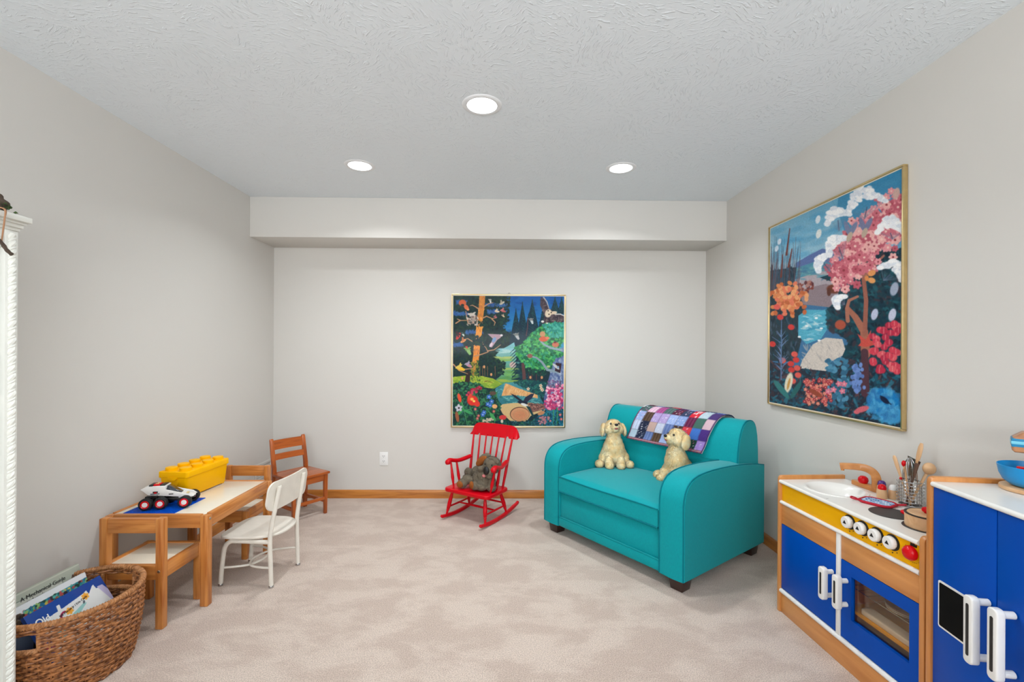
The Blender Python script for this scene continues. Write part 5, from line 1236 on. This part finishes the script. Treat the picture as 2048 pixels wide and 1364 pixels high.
def kitchen():
    t = thing('toy_kitchen', 'wooden play kitchen with blue doors, yellow knob panel and white sink counter', 'toy kitchen', (1.376, 1.476, 0), math.radians(2.34))
    L, dp, ct = .7586, .326, .644
    for y in (0, L-.020):
        pr = [(-.006, 0), (dp, 0), (dp, .662), (.008, .662), (.001, .659), (-.004, .652), (-.006, .644)]
        G().prism(pr, y, y+.020, 'y', .003).build('side_panel', BIRCH['Z'], t)
    y0, y1 = .0205, L-.0205
    G().box(dp-.008, dp, y0, y1, .02, ct-.02).build('back_panel', BIRCH['Z'], t)
    G().box(.006, dp-.008, y0, y1, .094, .104).build('floor_board', BIRCH['Y'], t)
    G().box(.002, .014, y0, y1, 0, .094, .001).build('kick_board', BIRCH['Y'], t)
    G().tube([(.002, y0, .105), (.002, y1, .105)], .0105, 14).build('edge_rail', WHP, t)
    G().tube([(.001, y0, .535), (.001, y1, .535)], .0085, 14).build('edge_rail', WHP, t)
    G().box(.003, .014, .386, y1, .431, .528, .001).build('fascia', BIRCH['Y'], t); G().box(.003, .014, y0, .363, .431, .528, .001).build('fascia', BIRCH['Y'], t)
    G().box(-.002, .020, .364, .385, .114, .529, .002).build('divider', WHP, t)
    G().box(.012, dp-.008, .368, .381, .104, .5).build('partition', BIRCH['Z'], t)
    G().box(.004, .014, y0, y1, .542, ct-.016, .001).build('control_panel', YELP, t)
    # counter with a hole for the sink
    scx, scy, R = .144, .573, .112; n = 64
    g = G(); b = g.bm; x0, x1 = -.006, dp-.002
    def ring(r, z): return [b.verts.new((scx+r*math.cos(2*PI*k/n), scy+r*math.sin(2*PI*k/n), z)) for k in range(n)]
    def sq(z, ins=0):
        out = []
        for k in range(n):
            a = 2*PI*k/n; c, s = math.cos(a), math.sin(a)
            tx = ((x1-ins-scx)/c) if c > 1e-9 else ((x0+ins-scx)/c if c < -1e-9 else 1e9); ty = ((y1-scy)/s) if s > 1e-9 else ((y0-scy)/s if s < -1e-9 else 1e9)
            m = min(tx, ty); out.append(b.verts.new((scx+m*c, scy+m*s, z)))
        return out
    # plain slab pieces either side, and the square-to-round zone round the basin
    g.bm.free(); g = G()
    ya, yb = scy-.126, scy+.126
    g.box(x0+.004, x1, y0, ya, ct-.017, ct); g.box(x0+.004, x1, yb, y1, ct-.017, ct)
    b = g.bm; P0 = []; P1 = []
    for k in range(n):
        a = 2*PI*k/n; c, s = math.cos(a), math.sin(a)
        tx = (x1-scx)/c if c > 1e-9 else ((x0+.004-scx)/c if c < -1e-9 else 1e9); ty = .126/abs(s) if abs(s) > 1e-9 else 1e9; m = min(tx, ty)
        P0.append(b.verts.new((scx+m*c, scy+m*s, ct))); P1.append(b.verts.new((scx+R*c, scy+R*s, ct)))
    for k in range(n): b.faces.new([P0[k], P0[(k+1) % n], P1[(k+1) % n], P1[k]])
    g.box(x0+.004, x0+.012, ya, yb, ct-.017, ct-.0005)
    g.tube([(x0+.002, y0, ct-.0085), (x0+.002, y1, ct-.0085)], .0086, 14)
    g.build('countertop', WLAM, t)
    G().lathe([(R+.012, .0), (R+.011, .003), (R+.004, .0045), (R-.004, .002), (R-.016, -.014), (R-.034, -.042), (R-.055, -.054), (.012, -.058), (0, -.058)], 64, c=(scx, scy, ct)).build('sink_basin', WLAM, t)
    # faucet
    fb = G().prism(rrect(.284, .322, .510, .662, .017, 6), ct, ct+.020, 'z', .003).build('faucet_base', BIRCH['Y'], t)
    sp = smooth_pts([(.300, .528, ct+.015), (.300, .529, ct+.050), (.294, .534, ct+.080), (.275, .548, ct+.098), (.250, .566, ct+.103), (.205, .598, ct+.100), (.192, .607, ct+.098)], 5)
    g = G(); rings = []
    for i, p in enumerate(sp):
        a, c = sp[max(0, i-1)], sp[min(len(sp)-1, i+1)]; d = (c-a).normalized(); side = Vector((.58, .81, 0)).normalized(); up = side.cross(d).normalized()
        f = i/(len(sp)-1); w = .0115; h = .0185-.006*f
        rings.append([g.bm.verts.new(p+side*sx*w+up*sy*h) for sx, sy in ((-1, -.7), (-.7, -1), (.7, -1), (1, -.7), (1, .7), (.7, 1), (-.7, 1), (-1, .7))])
    for A, B in zip(rings, rings[1:]):
        for k in range(8): g.bm.faces.new([A[k], A[(k+1) % 8], B[(k+1) % 8], B[k]])
    g.bm.faces.new(rings[0]); g.bm.faces.new(rings[-1]); g.lathe([(.007, 0), (.007, .010), (0, .010)], 12, c=(.200, .601, ct+.079)); g.build('faucet_spout', BIRCH['Y'], fb)
    G().lathe([(.015, 0), (.0185, .006), (.0205, .014), (.0185, .024), (.011, .032), (0, .034)], 24, c=(.300, .602, ct+.019)).build('tap_knob', REDP, fb)
    # knobs
    for i, y in enumerate((.320, .257, .192, .128)):
        T = Matrix.Translation((.004, y, .593)) @ Matrix.Rotation(-PI/2, 4, 'Y')
        k = G().lathe([(0, -.001), (.020, -.001), (.0232, .004), (.0222, .016), (.0195, .0195), (0, .0195)], 36, T=T @ Matrix.Translation((0, 0, .003))).build('knob', WHP, t)
        G().lathe([(.0, .002), (.028, .002), (.028, .0), ], 40, T=T).build('dial_ring', BLACKP, k, 'black dial ring behind the knob')
        g = G(); g.M = T @ Matrix.Translation((0, 0, .0226)); g.prism([(-.005, -.008), (.008, 0), (-.005, .008)], 0, .0012, 'z'); g.build('pointer_mark', BLACKP, k)
        g = G()
        for a, r in ((180, .036), (150, .034), (210, .034)): g.lathe([(0, .0012), (.0024 if a == 180 else .0011, .0012), (.0024, 0)], 8, T=T @ Matrix.Translation((r*math.cos(math.radians(a)), r*math.sin(math.radians(a)), 0)))
        for a in range(-60, 61, 30):
            g.lathe([(0, .0026), (.0010, .0026), (.001, .002)], 6, T=T @ Matrix.Translation((.0248*math.cos(math.radians(a)), .0248*math.sin(math.radians(a)), 0)))
        g.build('dial_marks', BLACKP if True else WHP, k)
    T = Matrix.Translation((.004, .051, .590)) @ Matrix.Rotation(-PI/2, 4, 'Y')
    k = G().lathe([(0, -.001), (.018, -.001), (.0245, .006), (.0245, .014), (.020, .022), (.012, .027), (0, .029)], 36, T=T).build('knob', REDP, t, 'red domed timer knob')
    g = G(); g.M = T @ Matrix.Translation((.026, -.002, 0)); g.prism([(-.004, -.012), (.006, -.013), (.004, -.006), (.008, -.002), (.005, .004), (.007, .010), (-.004, .012)], 0, .0012, 'z'); g.M = Matrix.Identity(4)
    for a in range(60, 301, 12): g.lathe([(0, .0012), (.0010, .0012), (.001, 0)], 6, T=T @ Matrix.Translation((.0315*math.cos(math.radians(a)), -.0315*math.sin(math.radians(a)), 0)))
    g.build('dial_marks', BLACKP, k)
    g = G(); g.M = T @ Matrix.Translation((.0, .010, .0255)) @ Matrix.Rotation(math.radians(-25), 4, 'X'); g.prism([(-.003, -.004), (.005, 0), (-.003, .004)], -.001, .0012, 'z'); g.build('pointer_mark', BLACKP, k)
    # doors
    d = G().box(.002, .013, .3875, y1-.001, .118, .4290, .0015).build('door', BLUEP, t)
    bar_handle(d, .405, .243, .377, (.258, .356))
    g = G(); wy0, wy1, wz0, wz1 = .061, .309, .209, .380
    g.box(.002, .013, .022, .361, .118, wz0); g.box(.002, .013, .022, .361, wz1, .4290); g.box(.002, .013, .022, wy0, wz0, wz1); g.box(.002, .013, wy1, .361, wz0, wz1)
    d = g.build('oven_door', BLUEP, t)
    g = G()
    for a in ((wy0, wy1, wz0-.004, wz0), (wy0, wy1, wz1, wz1+.004)): g.box(.0135, .018, a[0]-.004, a[1]+.004, a[2], a[3])
    g.box(.0135, .018, wy0-.004, wy0, wz0, wz1); g.box(.0135, .018, wy1, wy1+.004, wz0, wz1); g.build('window_bead', BLUEP, d)
    G().box(.0142, .0158, wy0, wy1, wz0, wz1).build('window_pane', pane_mat(), d, 'smoky see-through oven window')
    bar_handle(d, .329, .246, .380, (.262, .356))
    G().box(.020, .30, .024, .364, .233, .2445, .001).build('oven_shelf', YELP, t)
    g = G()
    for k in range(9): g.tube([(.040, .03+.041*k, .322), (.29, .03+.041*k, .322)], .0014, 6)
    for x in (.04, .12, .21, .29): g.tube([(x, .024, .3205), (x, .364, .3205)], .0018, 6)
    g.build('oven_rack', CHROME, t)
    for y in (.269, .124): G().lathe([(0, .0022), (.068, .0022), (.0695, .0010), (.0695, 0)], 48, c=(.127, y, ct)).build('burner', mat('dark_grey_burner', (52, 50, 48), rough=.45, vary=.03), t)
    return t
K = kitchen()
KM = Matrix.Translation((1.376, 1.476, 0)) @ Matrix.Rotation(math.radians(2.34), 4, 'Z')
KZ = math.radians(2.34)
def kw(x, y, z): return tuple(KM @ Vector((x, y, z)))
CT = .6442
o = G().prism(rrect(-.026, .026, -.112, .112, .022, 6), 0, .020, 'z', .005, 3).build('toy_tray', WHP, None, 'long white plastic tray on the yellow oven shelf of the play kitchen', kw(.052, .190, .2447), KZ); o['category'] = 'tray'
PLB = mat('brown_toy_plate', (150, 84, 60), rough=.4)
for i in range(3):
    o = G().lathe([(0, .002), (.040, .002), (.055, .007), (.072, .010), (.0725, .012), (.055, .0095), (.040, .0045), (0, .0045)][::-1], 40).build('toy_plate', (WHP, WHP, PLB)[i], None, ('white toy plate at the bottom of the stack on the oven rack', 'white toy plate in the middle of the stack on the oven rack', 'brown toy plate on top of the stack on the oven rack')[i], kw(.098, .155, .3237+.0062*i)); o['category'] = 'plate'; o['group'] = 'toy plates stacked in the oven'
# things on the counter
def shaker(x, y, m, label):
    t = thing('toy_shaker', label, 'shaker', (x, y, CT), 0, 'toy salt and pepper shakers')
    G().lathe([(0, 0), (.0185, 0), (.0195, .003), (.0165, .034), (.0150, .038), (0, .038)], 28).build('wooden_base', PALEW['Z'], t)
    G().lathe([(.0152, .0375), (.0158, .042), (.0135, .052), (.0085, .0575), (0, .0595)], 28).build('cap', m, t)
shaker(1.611, 1.935, REDP, 'small wooden toy shaker with a round red cap, beside the toy faucet')
shaker(1.651, 1.926, WHP, 'small wooden toy shaker with a round white cap, beside the red-capped one')
shaker(1.655, 1.990, mat('purple_plastic', (70, 34, 120), rough=.3, coat=.3), 'small toy shaker with a purple cap, behind the red-capped one')
def potholder():
    t = thing('pot_holder', 'small red-edged pot holder with blue checked cloth, lying in front of the sink', 'pot holder', (1.533, 1.863, CT), math.radians(-61.6))
    a, b, c = .057, .047, .018
    poly = [(-a+c, -b), (a-c, -b), (a, -b+c), (a, b-c), (a-c, b), (-a+c, b), (-a, b-c), (-a, -b+c)]
    k = Canvas(240, 160, (150, 180, 214), 3)
    for i in range(12):
        for j in range(8):
            k.ell(i*20+10+(j % 2)*10, j*20+10, 8, 6, k.rnd.choice([(226, 232, 238), (70, 110, 160), (200, 214, 230), (60, 90, 140)]), 30, .2)
    ny, nx = 60, 90; u, v = np.meshgrid(np.linspace(-1, 1, nx), np.linspace(-1, 1, ny))
    A, B = a-.007, b-.007; X = u*A; Y = v*B
    lim = np.minimum(1, (A+B-c*.9)/(np.abs(X)+np.abs(Y)+1e-9)); X = X*lim; Y = Y*lim
    Z = .0085+.0012*np.sin(u*18)*np.sin(v*12)*(1-np.maximum(abs(u), abs(v))**4)
    link('cloth', grid_sheet(np.stack([X, Y, Z], -1), k.sample((u+1)*119, (1-v)*79), 'cloth'), paint_mat('checked_cotton', rough=.9, bump=.3), t)
    RF = mat('red_bias_binding', (188, 20, 44), rough=.8, bump=.3)
    G().prism(poly, 0, .006, 'z', .002).build('backing', RF, t)
    q = [];
    for i in range(8):
        p, r = Vector(poly[i]+(.0058,)), Vector(poly[(i+1) % 8]+(.0058,)); n = 6
        q += [p.lerp(r, j/n)*1 for j in range(n)]
    G().tube([Vector((p.x*.965, p.y*.955, p.z)) for p in q], .0052, 8, closed=True).build('binding', RF, t)
    for s in (-1, 1):
        g = G(); g.tube(smooth_pts([(s*.056, s*.030, .006), (s*.070, s*.026, .009), (s*.080, s*.034, .012), (s*.076, s*.046, .010), (s*.062, s*.042, .007), (s*.054, s*.036, .006)], 5), .0030, 8); g.build('loop', RF, t)
potholder()
def pot():
    x, y, z = kw(.127, .124, CT+.0022)
    t = thing('toy_pot', 'wooden toy pot with a lid and red knob on the play kitchen burner', 'toy pot', (x, y, z), KZ)
    G().lathe([(0, 0), (.061, 0), (.0615, .002), (.0615, .043), (.0600, .045), (.055, .045), (.055, .006), (0, .006)], 48).build('pot_body', PALEW['X'], t)
    G().lathe([(.0612, .0435), (.0632, .0445), (.0632, .0475), (.0600, .048), (.0560, .0470), (.056, .0440)], 48).build('rim', BLACKP, t, 'thin black rim')
    l = G().lathe([(0, .036), (.0545, .036), (.0545, .0480), (.052, .0500), (0, .0500)], 48).build('lid', PALEW['Y'], t)
    G().lathe([(.007, .049), (.008, .052), (.014, .056), (.0155, .062), (.013, .068), (.006, .071), (0, .0715)], 24).build('lid_knob', REDP, l)
    G().ell((-.006, .0755, .026), (.015, .018, .009)).build('side_handle', REDP, t); G().ell((.006, -.0745, .030), (.012, .016, .008)).build('side_handle', REDP, t)
pot()
def caddy():
    cx, cy = 1.650, 1.842
    t = thing('utensil_holder', 'round chrome wire utensil holder standing at the back of the play kitchen counter', 'utensil holder', (cx, cy, CT))
    R = .036; g = G()
    for i in range(8): g.tube([(R*math.cos(2*PI*k/40), R*math.sin(2*PI*k/40), .004+.0135*i) for k in range(40)], .0013 if 0 < i < 7 else .0020, 6, closed=True)
    for k in range(8):
        a = 2*PI*k/8+.2; c, s = math.cos(a), math.sin(a)
        g.tube([(R*.96*c, R*.96*s, .001), (R*.96*c, R*.96*s, .100)], .0012, 6)
    for k in range(4):
        a = 2*PI*k/4+.75
        pts = []
        for j in range(60): z = .004+.094*j/59; rr_ = R+.0045+.0042*math.cos(z*2*PI/.0135); pts.append((rr_*math.cos(a), rr_*math.sin(a), z))
        g.tube(pts, .0011, 6)
    g.build('wire_cage', CHROME, t); G().lathe([(0, .001), (.034, .001), (.034, .003), (0, .003)], 32).build('base_plate', mat('dark_steel', (70, 70, 74), rough=.4, metal=.8), t)
    UG = 'toy utensils in the wire holder'
    def W(x, y, z): return (cx+x, cy+y, CT+z)
    def stick(name, label, cat, p0, p1, prof, m=PALEW['Z'], squash=.55, extra=None):
        o = thing(name, label, cat, W(*p0), 0, UG); d = Vector(p1)-Vector(p0); n = len(prof)
        pts = [d*tt for tt, r in prof]; G().tube(pts, [r for tt, r in prof], 12, squash=squash).build('handle' if extra else 'wooden_body', m, o)
        if extra: extra(o, d)
        return o
    stick('wooden_utensil', 'short wooden toy utensil leaning to the left in the wire holder', 'utensil', (-.006, -.004, .006), (-.012, .066, .188), [(0, .003), (.45, .004), (.55, .0055), (.8, .0095), (.95, .009), (1, .005)], extra=lambda o, d: G().ell(d*.52, (.007, .007, .006)).build('red_collar', REDP, o))
    stick('wooden_utensil', 'tallest wooden toy utensil in the wire holder, blade up', 'utensil', (.000, .016, .006), (.022, -.026, .258), [(0, .004), (.5, .0045), (.66, .0060), (.80, .0105), (.93, .0105), (1, .006)], squash=.5)
    def ball(o, d): G().ell(d*.93, (.023, .020, .024)).build('spoon_bowl', PALEW['X'], o)
    stick('wooden_spoon', 'wooden toy spoon with a round bowl, leaning to the right in the wire holder', 'spoon', (-.004, -.002, .006), (.040, -.046, .172), [(0, .005), (.8, .0065)], extra=ball)
    def wh(o, d):
        g = G(); e = d.normalized(); sx = Vector((1, 0, 0)); sy = e.cross(sx).normalized(); sx = sy.cross(e)
        for k in range(5):
            a = PI*k/5; ax = sx*math.cos(a)+sy*math.sin(a); pts = []
            for j in range(21): u = -1+j/10; pts.append(d*.48+e*(.098*(1-u*u)**.5 if abs(u) < 1 else 0)+ax*u*.024*(1-.0*abs(u)))
            g.tube(pts, .0010, 6)
        g.build('whisk_wires', CHROME, o)
    stick('toy_whisk', 'chrome toy whisk standing wires-up in the middle of the wire holder', 'whisk', (.002, .002, .006), (.000, .004, .190), [(0, .006), (.3, .0065), (.5, .005)], CHROME, 1.0, wh)
    stick('wooden_utensil', 'thin wooden toy utensil with a red tip, in the middle of the wire holder', 'utensil', (-.010, -.012, .006), (-.016, .014, .170), [(0, .0035), (.5, .004), (.85, .006), (1, .004)], extra=lambda o, d: G().ell(d*.98, (.008, .008, .013)).build('red_tip', REDP, o))
    DS_ = mat('brushed_dark_steel', (150, 146, 140), rough=.25, metal=1.0)
    def sp(o, d): 
        g = G(); g.M = Matrix.Translation(d*.62) @ Matrix.Rotation(math.radians(12), 4, 'X')
        g.hexa([(-.001, -.012, 0), (.001, -.012, 0), (.001, .012, 0), (-.001, .012, 0)], [(-.001, -.030, .080), (.001, -.030, .080), (.001, .030, .080), (-.001, .030, .080)]); g.build('blade', DS_, o)
    stick('toy_spatula', 'steel toy spatula with a wide dark blade, behind the whisk in the wire holder', 'spatula', (.010, -.006, .006), (.018, .030, .176), [(0, .004), (.65, .004)], DS_, 1.0, sp)
    stick('toy_ladle', 'brown-handled steel toy utensil at the right of the whisk in the wire holder', 'utensil', (-.010, .008, .006), (.004, -.026, .176), [(0, .004), (.5, .0045), (.75, .007), (1, .0095)], mat('brown_steel', (120, 92, 78), rough=.3, metal=.5), .5)
caddy()

# ------------------------------------------------------------------ toy refrigerator with mixer
def fridge():
    rz = math.radians(-7.8); t = thing('toy_refrigerator', 'blue toy refrigerator with white handles, beside the play kitchen at the right edge', 'toy refrigerator', (1.345, 1.440, 0), rz)
    Wd, dp = .470, .330
    for y in (-.0, -Wd+.020):
        G().prism([(-.004, 0), (dp, 0), (dp, .876), (.010, .876), (.002, .873), (-.003, .866), (-.004, .858)], y-.020, y, 'y', .003).build('side_panel', BIRCH['Z'], t)
    y1, y0 = -.0205, -Wd+.0205
    g = G(); g.box(.002, dp, y0, y1, .847, .862); g.tube([(.001, y0, .8545), (.001, y1, .8545)], .0078, 14); g.build('top', WLAM, t)
    G().box(dp-.008, dp, y0, y1, .02, .846).build('back_panel', BIRCH['Z'], t)
    G().box(.004, .014, y0, y1, 0, .08, .001).build('kick_board', BIRCH['Y'], t); G().tube([(.002, y0, .089), (.002, y1, .089)], .009, 14).build('edge_rail', WHP, t)
    d1 = G().box(.002, .014, -.2345, y1-.001, .100, .8455, .0015).build('door', BLUEP, t)
    d2 = G().box(.002, .014, y0+.001, -.2375, .100, .8455, .0015).build('door', BLUEP, t)
    bar_handle(d1, -.215, .418, .604, (.436, .588), wd=.015)
    bar_handle(d2, -.287, .424, .610, (.442, .594), wd=.015)
    b = G().prism(rrect(-.170, -.045, .424, .567, .006, 3), -.0005, .0025, 'x').build('chalkboard', WHP, d1, 'black rectangle with a white border')
    G().prism(rrect(-.164, -.050, .430, .561, .004, 3), -.0012, .001, 'x').build('black_field', mat('flat_black_board', (8, 8, 8), rough=.6, spec=.1), b)
fridge()
def mixer():
    t = thing('toy_mixer', 'wooden toy stand mixer with red knob and blue stripes on top of the toy refrigerator', 'toy mixer', (1.550, 1.312, .8625), math.radians(-46))
    # local +x runs from the bowl to the column
    G().prism([(.079*math.cos(a), .079*math.sin(a)) for a in [PI/2+PI*k/24 for k in range(25)]]+[(.140, -.070), (.155, -.055), (.155, .055), (.140, .070)], 0, .012, 'z', .003).build('base_board', PALEW['X'], t)
    G().box(.105, .150, -.026, .026, .012, .128, .006).build('column', PALEW['Z'], t)
    h = G().prism([(-.052, .118), (-.046, .112), (.150, .112), (.156, .118), (.156, .165), (.150, .172), (-.030, .172), (-.050, .156)], -.030, .030, 'y', .006, 3).build('mixer_head', woods('streaked_beech', (150, 96, 60), (206, 146, 100), rough=.35)['X'], t)
    LB = mat('light_blue_paint', (120, 200, 222), rough=.35); BB = mat('mid_blue_paint', (20, 130, 176), rough=.35)
    G().box(-.0535, .157, -.0308, .0308, .128, .154, .003).build('blue_stripe', BB, h); G().box(-.0542, .1575, -.0314, .0314, .136, .146, .002).build('pale_blue_stripe', LB, h)
    G().prism([(.020*math.cos(2*PI*k/6+.3)-.006, .020*math.sin(2*PI*k/6+.3)) for k in range(6)], .172, .186, 'z', .003).build('dial', REDP, t)
    g = G(); g.tube([(-.002, 0, .112), (-.002, 0, .066)], .0115, 16); g.box(-.042, .036, -.008, .008, .058, .068, .003); g.build('beater', REDP, t)
    o = G().lathe([(0, 0), (.044, 0), (.058, .004), (.071, .016), (.079, .034), (.0835, .060), (.0820, .061), (.0775, .035), (.069, .018), (.056, .007), (0, .004)], 56).build('toy_bowl', mat('bright_blue_bowl', (0, 140, 204), rough=.35, vary=.01), None, 'bright blue toy mixing bowl under the toy mixer head', (1.550, 1.312, .8748)); o['category'] = 'bowl'
mixer()
